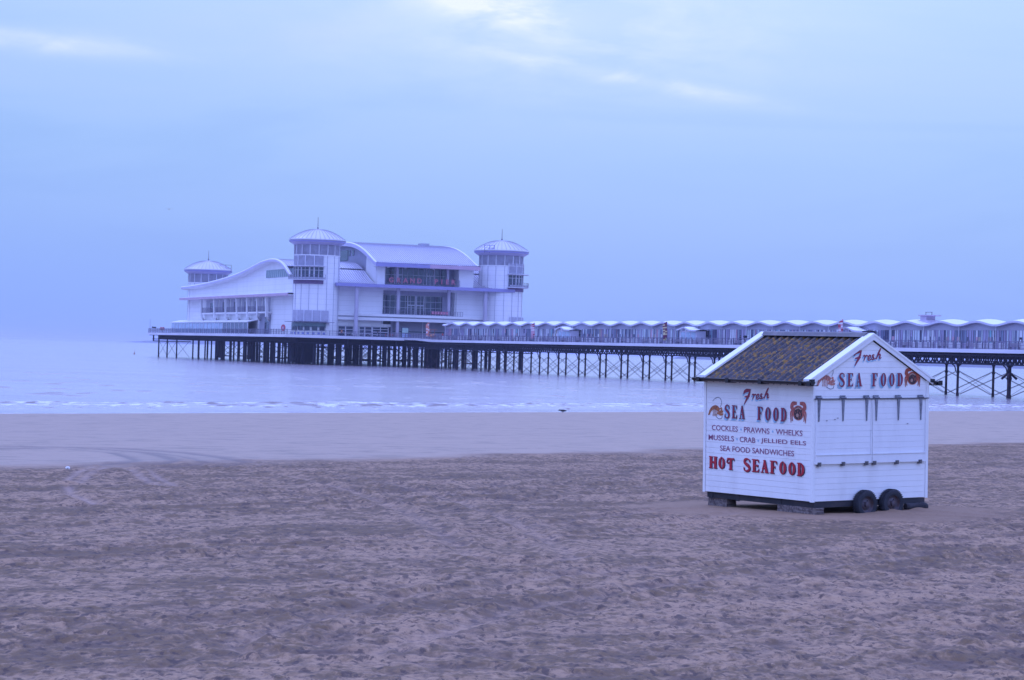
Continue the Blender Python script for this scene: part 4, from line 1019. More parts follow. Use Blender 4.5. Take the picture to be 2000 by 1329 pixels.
# low glazed lean-to
ln_ = MB(); ln_.prism([(1.6, 3.15), (1.6, 3.35), (4.44, 4.0), (4.44, 3.8)], 'y', 46, 138.5); ln_.build('terrace_roof', M_WHITE, pav)
k = 46.3; pn = 0
while k < 138:
    w = 4.6; g_ = MB(); g_.box(1.8, 1.86, k, k + w - .35, .3, 3.1, 0 if k < 70 else 1)
    fo = MB(); fo.box(1.72, 1.92, k - .35, k - .01, .02, 3.14, 0); fo.box(1.74, 1.90, k, k + w - .36, .02, .29, 0)
    wo = fo.build('terrace_window', M_FRAME, pav); g_.build('pane', [M_GLASS, M_PALEGLASS], wo); k += w
# small ladder cage on the left tower roof
lc = MB()
for z in (0, .9, 1.8): lc.bar((12.2, 121.5, 18.9 + z), (15.6, 121.5, 18.9 + z), .1, .1)
for x in (12.2, 13.9, 15.6): lc.bar((x, 121.5, 18.6), (x, 121.5, 20.8), .1, .1, up=(1, 0, 0))
lc.build('roof_guard', M_RAIL, pav)
lc = MB()
for z in (0, .7, 1.4): lc.bar((53.2, 4.6, 23.2 + z), (55.4, 3.2, 23.2 + z), .1, .1)
for x, y in ((53.2, 4.6), (54.3, 3.9), (55.4, 3.2)): lc.bar((x, y, 22.6), (x, y, 24.7), .1, .1, up=(1, 0, 0))
lc.build('roof_guard', M_RAIL, pav)

# --- things on the platform
t = pier_root('round_sign', 'round red sign on a post by the platform railing near the tower', 'sign', (.7, 6.0, 0))
s = MB(); s.tube((0, 0, 0), (0, 0, 1.0), .06, 8); s.build('post', M_RAIL, t)
s = MB(); s.tube((-.08, -.03, 1.7), (.06, .03, 1.7), .82, 24); s.build('disc', mat('round_sign_red', (.55, .09, .14), .5), t)
s = MB(); s.tube((-.10, -.04, 1.7), (-.075, -.03, 1.7), .34, 20); s.build('emblem', M_PINK, t)
t = pier_root('menu_board', 'tall pale green menu board standing in front of the pavilion shutters', 'board', (31.4, 1.8, 0))
s = MB(); s.box(-.95, .95, -.1, .1, 0, 2.7, 0); s.build('frame', M_GLASS, t); s = MB(); s.box(-.8, .8, -.14, -.105, 1.35, 2.55, 0); s.box(-.8, .8, -.14, -.105, .15, 1.25, 1)
s.build('panel', [mat('board_green', (.40, .55, .52), .5), mat('board_blue', (.40, .48, .72), .5)], t)
def table_set(p, label, c, seedn):
    t = pier_root('cafe_table', label, 'table', p, 'cafe tables on the pavilion terrace')
    s = MB(); s.tube((0, 0, .70), (0, 0, .75), .42, 14); s.build('tabletop', c, t)
    s = MB(); s.tube((0, 0, 0), (0, 0, .70), .05, 6); s.tube((0, 0, 0), (0, 0, .04), .25, 10); s.build('pedestal', M_RAIL, t)
    return t
def chair(p, rz, c, label):
    t = pier_root('cafe_chair', label, 'chair', p, 'cafe chairs on the pavilion terrace', rz)
    s = MB(); s.box(-.22, .22, -.22, .22, .43, .47); s.build('seat', c, t)
    s = MB(); s.box(-.22, .22, .19, .23, .55, .95); s.box(-.2, -.16, .19, .23, .47, .55); s.box(.16, .2, .19, .23, .47, .55); s.build('backrest', c, t)
    for i in (-1, 1):
        for j in (-1, 1):
            s = MB(); s.box(i * .19 - .02, i * .19 + .02, j * .19 - .02, j * .19 + .02, 0, .43); s.build('leg', M_RAIL, t)
cols3 = [WHC, mat('chair_red', (.6, .12, .12), .6), mat('chair_blue', (.15, .2, .6), .6)]
spots = [(16.5, WHC, 'white'), (18.6, WHC, 'white'), (21.0, WHC, 'white'), (23.2, WHC, 'white'), (27.2, cols3[1], 'red'), (28.4, cols3[1], 'red')]
where = ['beside the orange-topped person', 'just left of the big left column', 'just right of the big left column', 'in front of the glass doors', 'left of the menu board', 'nearest the menu board']
for (x, c, cn), wh in zip(spots, where):
    table_set((x, 1.9, 0), '%s cafe table on the terrace %s' % (cn, wh), c, 1)
    chair((x - .75, 1.8, 0), R(90), c, '%s cafe chair left of the table %s' % (cn, wh)); chair((x + .75, 1.9, 0), R(-90), c, '%s cafe chair right of the table %s' % (cn, wh))
chair((32.9, 1.8, 0), .6, cols3[2], 'blue chair just right of the menu board')
t = pier_root('kiddie_ride', 'small orange coin ride between the flag and the covered walkway', 'ride', (38.6, 1.2, 0))
s = MB(); s.box(-1.1, 1.1, -.5, .5, 0, .3); s.build('base', M_GREYWALL, t)
s = MB(); s.lathe([(.001, .32), (.8, .4), (1.0, .8), (.7, 1.2), (.3, 1.3), (.001, 1.3)], 12); s.build('body', mat('ride_orange', (.75, .32, .16), .4), t, True)
s = MB(); s.tube((-.5, 0, 1.2), (-.5, 0, 2.3), .05, 6); s.tube((.5, 0, 1.2), (.5, 0, 2.3), .05, 6); s.box(-.9, .9, -.5, .5, 2.3, 2.4); s.build('roof', mat('ride_roof', (.6, .2, .14), .4), t)
# lamp/flag masts on the seaward end of the platform
t = pier_root('mast', 'thin bare mast at the far left corner of the pier', 'mast', (.3, 162, 0))
s = MB(); s.tube((0, 0, 0), (0, 0, 4.3), .06, 6, r2=.04); s.tube((0, 0, 0), (0, 0, .3), .14, 6); s.build('pole', M_RAIL, t)
t = pier_root('telescope', 'coin telescope on the seaward railing at the far left of the pier', 'telescope', (.5, 157, 0))
s = MB(); s.tube((0, 0, 0), (0, 0, 1.5), .09, 8); s.build('post', M_IRON, t); s = MB(); s.tube((.6, -.3, 1.65), (-.6, .3, 1.75), .2, 10); s.build('head', M_IRON, t)
t = pier_root('lifebuoy', 'red lifebuoy box on the railing at the far left of the pier', 'lifebuoy', (.45, 145, 0))
s = MB(); s.box(-.2, .2, -2.2, 2.2, .9, 1.75); s.build('box', mat('lifebuoy_red', (.55, .12, .16), .5), t)
s = MB(); s.tube((0, -1.5, 0), (0, -1.5, .9), .06, 6); s.tube((0, 1.5, 0), (0, 1.5, .9), .06, 6); s.build('post', M_RAIL, t)
# street lamps by the tower
for i, (y, lb) in enumerate(((24.0, 'thin railing mast behind the nearest pavilion tower'),)):
    t = pier_root('mast', lb, 'mast', (.6, y, 0)); s = MB(); s.tube((0, 0, 0), (0, 0, 3.6), .05, 6); s.bar((0, -1.5, 2.4), (0, 2.0, 2.4), .06, .06); s.build('pole', M_RAIL, t)

# small lilac cabin on the walkway roof
t = pier_root('rooftop_cabin', 'small pale lilac flat-topped cabin on top of the walkway roof at the right', 'cabin', (36.0, -246.8, NZ))
s = MB(); s.box(-.8, .8, -.9, .9, 3.9, 5.15); s.box(-1.0, 1.0, -1.5, 1.4, 4.0, 4.5); s.build('wall', mat('cabin_wall', (.55, .48, .62), .6, var=.05), t)
s = MB(); s.box(-1.1, 1.1, -2.2, 1.1, 5.15, 5.3); s.build('roof', mat('cabin_roof', (.50, .40, .55), .6, var=.05), t)
s = MB()
for y in (-1.2, .6): s.bar((0, y, 5.3), (0, y, 5.75), .08, .08, up=(1, 0, 0))
s.bar((0, -1.3, 5.75), (0, .7, 5.75), .08, .08); s.build('guard_rail', M_RAIL, t)

# ------------------------------------------------------------------ SEAFOOD HUT
hut = empty('seafood_hut', (HUT[0], HUT[1], 0.0), 0, 'white weatherboarded seafood hut on a trailer with a lichened corrugated roof', 'hut')
hut.rotation_euler = (0, R(-1.15), R(34.74))
WF, WS = 2.90, 3.12        # front width, side length
Z0, Z1, ZR = 0.215, 2.40, 3.19
def paint(name, c, dirt=(.55, .55, .58), amt=.5):
    m = bpy.data.materials.new(name); m.use_nodes = True; t = NG(m.node_tree); b = m.node_tree.nodes['Principled BSDF']
    oc = t.node('ShaderNodeTexCoord').outputs['Object']
    a = t.noise(t.maps(oc, scale=(1, 1, .35)), 2.2, 6, .65); f = t.noise(oc, 30, 4, .6)
    cc = t.mixc(t.math('MULTIPLY', t.ramp(a, [(.48, 0.0), (.75, 1.0)]), amt), c, dirt)
    cc = t.mixc(t.math('MULTIPLY', t.ramp(f, [(.66, 0.0), (.74, 1.0)]), .35), cc, (.42, .40, .42))
    t.l.new(cc, b.inputs['Base Color']); b.inputs['Roughness'].default_value = .42
    bn = t.node('ShaderNodeBump', {'Strength': .25, 'Distance': .004, 'Height': t.noise(t.maps(oc, scale=(1, 1, 5)), 9, 4)}); t.l.new(bn.outputs[0], b.inputs['Normal'])
    return m
M_BOARD = paint('white_painted_boards', (.86, .85, .85), (.66, .64, .64), .5); M_TRIM = paint('white_trim_paint', (.86, .86, .86), (.6, .6, .6), .3)
M_HATCH = paint('white_hatch_boards', (.82, .82, .84), (.64, .63, .66), .5)
def boards(mb, x0f, x1f, z0, z1, pitch, put, m=0, proud=.0045):
    z = z0
    while z < z1 - .004:
        zt_ = min(z + pitch, z1)
        a0, a1, b0_, b1_ = x0f(z), x1f(z), x0f(zt_), x1f(zt_)
        if a1 - a0 < .01: break
        if b1_ < b0_: b0_ = b1_ = (b0_ + b1_) / 2
        mb.face([put(a0, proud, z + .003), put(a1, proud, z + .003), put(b1_, .0015, zt_), put(b0_, .0015, zt_)], m)
        mb.face([put(a0, 0, z), put(a1, 0, z), put(a1, proud, z + .003), put(a0, proud, z + .003)], m)
        z = zt_
FR = lambda u, o, z: (u, -o, z)              # front face: outward is -y
SD = lambda u, o, z: (-o, WS - u, z)         # long side: outward is -x, u runs left to right as seen
rk = lambda z: max(0.0, (z - Z1) / (ZR - Z1)) * WF / 2
w = MB(); boards(w, lambda z: 0.06 + rk(z), lambda z: WF - 0.06 - rk(z), Z0, ZR - .03, .107, FR)
core = [(0.01, Z0 + .01), (WF - .01, Z0 + .01), (WF - .01, Z1), (WF / 2, ZR - .02), (.01, Z1)]
w.prism(core, 'y', .002, .03)
w.build('front_wall', M_BOARD, hut)
w = MB(); boards(w, lambda z: .06, lambda z: WS - .06, Z0, Z1, .107, SD); w.box(.002, .03, .03, WS - .03, Z0 + .01, Z1)
w.build('side_wall', M_BOARD, hut)
w = MB(); w.prism(core, 'y', WS - .03, WS - .002); w.box(WF - .03, WF - .002, .03, WS - .03, Z0 + .01, Z1); w.box(.03, WF - .03, .03, WS - .03, Z0 + .01, Z0 + .05); w.build('rear_wall', M_BOARD, hut)
for (x, y) in ((0, 0), (WF, 0), (0, WS), (WF, WS)):
    c = MB(); sx_ = -1 if x == 0 else 1; sy_ = -1 if y == 0 else 1
    c.box(x + sx_ * .014, x - sx_ * .05, y + sy_ * .014, y - sy_ * .002, Z0 - .012, Z1 + (.03 if y else .03)); c.box(x + sx_ * .014, x + sx_ * .001, y - sy_ * .0021, y - sy_ * .05, Z0 - .012, Z1 - .02)
    c.build('corner_trim', M_TRIM, hut)
# corrugated roof
M_ASB = bpy.data.materials.new('lichened_corrugated_sheet'); M_ASB.use_nodes = True; t_ = NG(M_ASB.node_tree); b_ = M_ASB.node_tree.nodes['Principled BSDF']
oc = t_.node('ShaderNodeTexCoord').outputs['Object']
nA = t_.noise(t_.maps(oc, scale=(1.0, 1.5, 1)), 12.0, 6, .68); nB = t_.noise(oc, 19, 4, .6); nC = t_.noise(oc, 3.0, 4, .6); nD = t_.noise(oc, 26, 3, .5)
cA = t_.mixc(t_.ramp(nC, [(.35, 0.0), (.65, 1.0)]), (.040, .038, .050), (.085, .078, .090))
cA = t_.mixc(t_.ramp(nB, [(.55, 0.0), (.68, 1.0)]), cA, (.15, .11, .085))
cA = t_.mixc(t_.math('MULTIPLY', t_.ramp(nA, [(.50, 0.0), (.60, 1.0)]), .88), cA, t_.mixc(t_.ramp(nB, [(.4, 0.0), (.6, 1.0)]), (.27, .175, .030), (.36, .16, .030)))
cA = t_.mixc(t_.math('MULTIPLY', t_.ramp(nD, [(.69, 0.0), (.74, 1.0)]), .8), cA, (.36, .36, .36))
t_.l.new(cA, b_.inputs['Base Color']); b_.inputs['Roughness'].default_value = .85
bn = t_.node('ShaderNodeBump', {'Strength': .6, 'Distance': .012, 'Height': nB}); t_.l.new(bn.outputs[0], b_.inputs['Normal'])
run = math.hypot(WF / 2 + .10, (ZR - Z1) * (WF / 2 + .10) / (WF / 2)); sl = math.atan2(ZR - Z1, WF / 2)
for side in (0, 1):
    rr_ = MB(); ny = 15 * 12; rows = []
    for i in range(9):
        u = -.13 + (run + .10) * i / 8 if False else (-.13) + (WF / 2 + .13) * i / 8     # horizontal run from eave to ridge
        row = []
        for k in range(ny + 1):
            y = .10 + (WS - .20) * k / ny; h = .036 * math.cos(2 * math.pi * 15 * k / ny)
            x = u - math.sin(sl) * h; z = Z1 + .055 + u * math.tan(sl) + math.cos(sl) * h
            row.append((x if side == 0 else WF - x, y, z))
        rows.append(row)
    rr_.grid(rows); rows2 = [[(x, y, z - .012) for x, y, z in r_] for r_ in rows]; rr_.grid(rows2)
    rr_.face([rows[0][k] for k in (0, 1)] + [rows2[0][1], rows2[0][0]])
    for k in range(ny): rr_.face([rows[0][k], rows[0][k + 1], rows2[0][k + 1], rows2[0][k]])
    rr_.build('roof', M_ASB, hut, True)
rc = MB(); pr = []
for i in range(9):
    a = math.pi * i / 8; pr.append((WF / 2 - .085 * math.cos(a), ZR + .095 + .045 * math.sin(a)))
pr = [(WF / 2 - .13, ZR + .055)] + pr + [(WF / 2 + .13, ZR + .055)]
rc.grid([[(x, .1 + (WS - .2) * k / 6, z) for x, z in pr] for k in range(7)])
rc.build('ridge_cap', mat('ridge_grey', (.17, .16, .175), .85, var=.2, scale=5, c2=(.24, .22, .23), lo=.5, hi=.7), hut, True)
# barge boards: broad white capped boards along both gables
for y0, y1 in ((-.05, .145), (WS - .145, WS + .05)):
    for side in (0, 1):
        bb = MB(); ex = .12
        def PX(u): return u if side == 0 else WF - u
        zt_ = lambda u: Z1 + u * math.tan(sl) + .128; zb_ = lambda u: Z1 + u * math.tan(sl) + .086
        u0, u1 = -ex, WF / 2
        P_ = [(PX(u0), zb_(u0)), (PX(u1), zb_(u1)), (PX(u1), zt_(u1)), (PX(u0), zt_(u0))]
        bb.prism(P_, 'y', y0, y1)
        bb.build('barge_board', M_TRIM, hut)
        bf = MB(); P2 = [(PX(u0 + .02), zb_(u0 + .02) - .085), (PX(u1 - .0005), zb_(u1) - .085), (PX(u1 - .0005), zb_(u1) - .002), (PX(u0 + .02), zb_(u0 + .02) - .002)]
        yo = -.042 if y0 < 0 else WS + .022
        bf.prism(P2, 'y', yo, yo + .02); bf.build('barge_trim', M_HATCH, hut)
# gutters
M_GUT = mat('black_gutter', (.018, .018, .024), .35, var=.1, spec=.5)
for side in (0, 1):
    gt = MB(); X_ = (lambda x: x) if side == 0 else (lambda x: WF - x)
    prg = [(-.045 + -.115 + .06 * math.cos(a), Z1 + .012 + .06 * math.sin(a)) for a in np.linspace(math.pi, 2 * math.pi, 9)]
    pri = [(x_ * 1.0 + (-.16 - x_) * .15, z_ + .008) for x_, z_ in prg][::-1]
    y0, y1 = -.16, WS + .14
    gt.grid([[(X_(x_), y, z_) for x_, z_ in prg + pri] for y in (y0, y1)], 0, True)
    for y in (y0, y1): gt.face([(X_(x_), y, z_) for x_, z_ in prg])
    g_o = gt.build('gutter', M_GUT, hut)
    gb = MB()
    for y in (y0 + .05, .12, 1.25, 2.2, WS - .05):
        gb.box(X_(-.232), X_(-.02), y - .045, y + .045, Z1 - .062, Z1 - .048); gb.box(X_(-.232), X_(-.224), y - .045, y + .045, Z1 - .047, Z1 + .03)
    gb.box(X_(-.13), X_(-.02), -.055, -.025, Z1 - .0, Z1 + .06)
    gb.build('bracket', M_GUT, g_o)
# serving hatches
HZ0, HZ1 = .90, 2.085
for k, (u0, u1) in enumerate(((.035, 1.432), (1.446, 2.825))):
    hh = MB(); hh.box(u0, u1, -.030, -.014, HZ0, HZ1)
    boards(hh, lambda z: u0 + .03, lambda z: u1 - .03, HZ0 + .17, HZ1 - .01, .107, lambda u, o, z: (u, -.0305 - o * .7, z))
    hh.box(u0, u1, -.046, -.0302, HZ0, HZ0 + .165); hh.box(u0, u0 + .022, -.0455, -.0303, HZ0 + .166, HZ1); hh.box(u1 - .022, u1, -.0455, -.0303, HZ0 + .166, HZ1)
    ho = hh.build('hatch', M_HATCH, hut)
    lip = MB(); lip.box(u0 + .01, u1 - .01, -.058, -.0465, HZ0 + .162, HZ0 + .175); lip.build('drip_bar', M_HATCH, ho)
M_GALV = mat('galvanised_hinge', (.28, .29, .35), .45, .5, var=.25, scale=12)
rl_ = MB(); rl_.box(.0, WF - .02, -.060, -.0305, HZ1 + .002, HZ1 + .022); rl_.build('hinge_rail', mat('rail_dark', (.08, .08, .11), .5), hut)
for i, u in enumerate((.105, .70, 1.29, 1.535, 2.10, 2.68)):
    hg = MB(); hg.box(u - .065, u + .065, -.030, -.014, HZ1 + .024, HZ1 + .075); hg.tube((u - .065, -.052, HZ1 + .033), (u + .065, -.052, HZ1 + .033), .012, 8)
    z1, z2 = HZ1 - .004, HZ1 - .40
    k = len(hg.v); hg.v += [(u - .032, -.052, z1), (u + .032, -.052, z1), (u + .008, -.052, z2), (u - .008, -.052, z2), (u - .032, -.0308, z1), (u + .032, -.0308, z1), (u + .008, -.0308, z2), (u - .008, -.0308, z2)]
    for q in ((0, 1, 2, 3), (4, 5, 6, 7), (0, 1, 5, 4), (1, 2, 6, 5), (2, 3, 7, 6), (3, 0, 4, 7)): hg.f.append([k + j for j in q]); hg.m.append(0)
    hg.build('strap_hinge', M_GALV, hut)
for u in (.125, .715, 1.30, 1.50, 2.075, 2.675):
    la = MB(); la.box(u - .042, u + .042, -.056, -.047, HZ0 - .0, HZ0 + .035); la.box(u - .042, u + .042, -.052, -.0145, HZ0 - .040, HZ0 - .004); la.box(u - .018, u + .018, -.064, -.057, HZ0 - .025, HZ0 + .025)
    la.build('latch', mat('latch_grey', (.19, .18, .20), .5, .4, var=.25, scale=20), hut)
sc_ = MB()
for u, z in ((.30, 1.70), (.50, 1.72), (.57, 1.745), (2.34, 1.62), (1.42, 1.50)): sc_.box(u - .022, u + .02, -.0428, -.0418, z - .008, z + .007)
sc_.build('scuff', mat('scuff_grey', (.35, .33, .36), .7), hut)

# ---- lettering and pictures painted on the boards
M_LRED = mat('dark_red_signwriting', (.33, .035, .08), .5, var=.2, scale=8)
M_LBR = mat('bright_red_signwriting', (.47, .016, .038), .5, var=.1, scale=8)
M_LBLUE = mat('pale_blue_signwriting', (.36, .60, .80), .5, var=.1, scale=8)
M_LNAVY = mat('navy_signwriting', (.03, .03, .09), .5, var=.1)
M_LOB = mat('lobster_orange', (.52, .17, .07), .5, var=.3, scale=20); M_CRAB = mat('crab_red', (.50, .09, .05), .5, var=.3, scale=20); M_CRABD = mat('crab_dark', (.035, .02, .03), .5, c2=(.25, .09, .07), lo=.5, hi=.62, scale=30)
PAINT_N = [0]
class Sign:
    """collects flat painted shapes on a wall plane; every shape gets its own 0.15 mm so no two lie in one plane"""
    def __init__(s, put, base): s.put = put; s.base = base; s.mb = MB(); s.k = 0
    def off(s): s.k += 1; return s.base + .00012 * s.k
    def poly(s, pts, m=0):
        o = s.off(); s.mb.face([s.put(u, o, z) for u, z in pts], m)
    def stroke(s, pts, ws, m=0):
        n = len(pts); o = s.off(); L = []; Rr = []
        if not isinstance(ws, (list, tuple)): ws = [ws] * n
        for i in range(n):
            a = pts[max(0, i - 1)]; b = pts[min(n - 1, i + 1)]; dx, dz = b[0] - a[0], b[1] - a[1]; l = math.hypot(dx, dz) or 1
            nx, nz = -dz / l * ws[i] / 2, dx / l * ws[i] / 2
            L.append((pts[i][0] + nx, pts[i][1] + nz)); Rr.append((pts[i][0] - nx, pts[i][1] - nz))
        for i in range(n - 1): s.mb.face([s.put(*p2) for p2 in [(L[i][0], o, L[i][1]), (L[i + 1][0], o, L[i + 1][1]), (Rr[i + 1][0], o, Rr[i + 1][1]), (Rr[i][0], o, Rr[i][1])]], m)
    def disc(s, cx, cz, rx, rz, m=0, n=18): s.poly([(cx + rx * math.cos(2 * math.pi * i / n), cz + rz * math.sin(2 * math.pi * i / n)) for i in range(n)], m)
    def build(s, name, mats, parent): return s.mb.build(name, mats, parent, fixn=False)
def crv(pts, n=6):
    """Catmull-Rom through points"""
    out = []; P_ = [pts[0]] + list(pts) + [pts[-1]]
    for i in range(1, len(P_) - 2):
        for k in range(n):
            t = k / n; a, b, c, d_ = P_[i - 1], P_[i], P_[i + 1], P_[i + 2]
            out.append(tuple(.5 * (2 * b[j] + (c[j] - a[j]) * t + (2 * a[j] - 5 * b[j] + 4 * c[j] - d_[j]) * t * t + (3 * b[j] - a[j] - 3 * c[j] + d_[j]) * t ** 3) for j in (0, 1)))
    out.append(tuple(pts[-1])); return out
def wd(n, lo, hi): return [lo + (hi - lo) * math.sin(math.pi * i / (n - 1)) for i in range(n)]
def glyph(s, ch, x, z, w, h, m, fancy=False):
    T = lambda u, v: (x + u * w, z + v * h)
    st = (.30 if fancy else .27) * w; th = (.10 if fancy else .075) * w; sf = .05 * h * (1.5 if fancy else 1.0)
    def bar(u0, v0, u1, v1, wd_): s.stroke([T(u0, v0), T(u1, v1)], wd_, m)
    def serif(u, v, half=.24): 
        a, b = T(u - half, v), T(u + half, v); s.poly([(a[0], a[1] - sf / 2), (b[0], b[1] - sf / 2), (b[0], b[1] + sf / 2), (a[0], a[1] + sf / 2)], m)
    def tri(u0, v0, u1, v1, u2, v2): s.poly([T(u0, v0), T(u1, v1), T(u2, v2)], m)
    if ch == 'S':
        c = crv([(.82, .76), (.72, .93), (.48, .985), (.24, .90), (.20, .72), (.42, .56), (.66, .43), (.80, .25), (.70, .07), (.45, .01), (.22, .07), (.13, .26)], 5)
        n = len(c); s.stroke([T(*p) for p in c], [th + (st - th) * max(0, 1 - abs(i / (n - 1) - .5) * 2.6) ** .8 for i in range(n)], m)
        tri(.84, .98, .88, .68, .74, .76); tri(.12, .02, .10, .34, .22, .24)
    elif ch == 'E':
        bar(.30, .02, .30, .98, st); serif(.30, .975, .27); serif(.30, .025, .27)
        bar(.3, .965, .82, .965, th * .9); bar(.3, .035, .85, .035, th * .9); bar(.3, .51, .62, .51, th * .8)
        tri(.84, 1.0, .86, .70, .64, .97); tri(.87, 0.0, .90, .32, .66, .03); tri(.66, .38, .66, .64, .52, .51)
        if fancy: tri(.62, .5, .8, .62, .8, .38)
    elif ch == 'F':
        bar(.32, .02, .32, .98, st); serif(.32, .975, .27); serif(.32, .025, .27)
        bar(.3, .965, .82, .965, th * .9); bar(.3, .50, .64, .50, th * .8); tri(.86, 1.0, .88, .68, .64, .97); tri(.68, .36, .68, .64, .54, .50)
    elif ch == 'A':
        s.stroke([T(.46, 1.0), T(.74, .02)], [st * .7, st * 1.02], m); s.stroke([T(.46, .98), T(.20, .02)], th * .95, m)
        bar(.27, .33, .62, .33, th * .9); serif(.20, .025, .17); serif(.76, .025, .22)
        if fancy: tri(.3, 1.0, .62, 1.0, .46, .8); tri(.3, .48, .18, .28, .42, .33)
    elif ch in 'OD':
        n = 28; o = s.off(); outer = []; inner = []
        for i in range(n):
            a = 2 * math.pi * i / n; c_, s_ = math.cos(a), math.sin(a)
            if ch == 'O': outer.append(T(.5 + .40 * c_, .5 + .5 * s_)); inner.append(T(.5 + (.40 - st / w) * c_, .5 + (.5 - .045) * s_))
            else:
                if c_ >= 0: outer.append(T(.40 + .48 * c_, .5 + .5 * s_)); inner.append(T(.40 + (.48 - st / w) * c_, .5 + .455 * s_))
        if ch == 'O': outer.append(outer[0]); inner.append(inner[0])
        else:
            k_ = sorted(range(len(outer)), key=lambda i: outer[i][1]); outer = [outer[i] for i in k_]; inner = [inner[i] for i in k_]
        for i in range(len(outer) - 1): s.mb.face([s.put(p[0], o, p[1]) for p in (outer[i], outer[i + 1], inner[i + 1], inner[i])], m)
        if ch == 'D': bar(.27, .02, .27, .98, st); serif(.27, .975, .25); serif(.27, .025, .25); bar(.27, .975, .45, .975, th); bar(.27, .025, .45, .025, th)
        if ch == 'O' and fancy: tri(.5, .98, .44, 1.04, .56, 1.04)
    elif ch == 'H':
        bar(.22, .02, .22, .98, st); bar(.78, .02, .78, .98, st); bar(.22, .52, .78, .52, th * 1.3)
        for u in (.22, .78): serif(u, .975, .22); serif(u, .025, .22)
        tri(.42, .52, .5, .66, .58, .52); tri(.42, .52, .5, .38, .58, .52)
    elif ch == 'T':
        bar(.55, .02, .55, .96, st); serif(.55, .025, .24)
        bar(.12, .925, .96, .925, .13 * h); tri(.10, .99, .10, .66, .30, .90)
        c = crv([(.12, .80), (.08, .62), (.22, .54), (.32, .64)], 5); s.stroke([T(*p) for p in c], [th * .9] * len(c), m)
        tri(.94, 1.02, .96, .74, .74, .94)
def word(s, wtxt, u0, u1, z, h, m, fancy=False, fill=.80):
    n = len(wtxt); adv = (u1 - u0) / n
    for i, ch in enumerate(wtxt): glyph(s, ch, u0 + adv * i + adv * (1 - fill) / 2, z, adv * fill, h, m, fancy)
def fresh(s, u0, z0, sx_, sz, m):
    """script word; unit coordinates taken over 370 x 250"""
    T = lambda p: (u0 + p[0] * sx_, z0 - p[1] * sz)
    def S_(pts, ws, n=6):
        c = crv(pts, n); k = len(c)
        if isinstance(ws, tuple): w_ = [ws[0] + (ws[1] - ws[0]) * math.sin(math.pi * i / (k - 1)) for i in range(k)]
        else: w_ = [ws] * k
        s.stroke([T(p) for p in c], [x_ * 1.7 * (sx_ + sz) / 2 for x_ in w_], m)
    S_([(0, 70), (12, 38), (40, 16), (75, 10), (104, 0)], (6, 24)); S_([(96, 4), (84, 45), (66, 95), (42, 140), (10, 205)], (6, 19)); S_([(12, 104), (40, 98), (76, 92), (88, 86)], (5, 13))
    S_([(122, 76), (134, 62), (146, 74), (142, 100), (130, 134)], (6, 12)); S_([(138, 104), (152, 76), (170, 62), (182, 72)], (5, 11))
    S_([(188, 106), (212, 94), (222, 70), (208, 60), (190, 82), (186, 112), (198, 126), (220, 116), (236, 98)], (5, 11))
    S_([(274, 56), (258, 52), (246, 66), (258, 84), (264, 104), (250, 118), (232, 112)], (5, 12)); S_([(236, 98), (250, 74), (258, 52)], (4, 8))
    S_([(358, -38), (344, -8), (318, 48), (298, 114)], (6, 14)); S_([(304, 94), (322, 60), (340, 46), (350, 58), (342, 84), (344, 102), (368, 88)], (5, 13)); S_([(262, 112), (280, 108), (300, 88)], (4, 7))
def lobster(s, u, z, k, m, md):
    P_ = lambda pts: [(u + a * k, z + b * k * .86) for a, b in pts]
    s.poly(P_([(0, .02), (.06, .22), (.16, .36), (.30, .46), (.46, .50), (.62, .46), (.76, .34), (.70, .20), (.56, .22), (.40, .30), (.24, .24), (.10, .06)]), m)
    s.poly(P_([(-.02, -.02), (.10, .02), (.14, .12), (.04, .14)]), m)
    s.poly(P_([(.60, .18), (.76, .10), (.94, .14), (1.0, .28), (.92, .22), (.88, .34), (.78, .24)]), m); s.poly(P_([(.74, .34), (.84, .42), (.90, .36), (.84, .28)]), m)
    s.poly(P_([(.56, .08), (.80, .0), (.95, .02), (.98, .12), (.80, .10), (.62, .16)]), m)
    for x in (.30, .38, .46, .54): s.stroke(P_([(x, .28), (x + .03, .10), (x + .0, -.04)]), .035 * k, m)
    s.stroke(P_(crv([(.78, .42), (.86, .62), (.80, .80), (.62, .88), (.40, .80), (.28, .68)])), .018 * k, md); s.stroke(P_(crv([(.90, .0), (.88, -.12), (.70, -.16), (.50, -.06)])), .022 * k, md)
    s.stroke(P_([(.20, .30), (.26, .42)]), .02 * k, md); s.stroke(P_([(.36, .34), (.40, .47)]), .02 * k, md); s.stroke(P_([(.5, .28), (.54, .46)]), .02 * k, md)
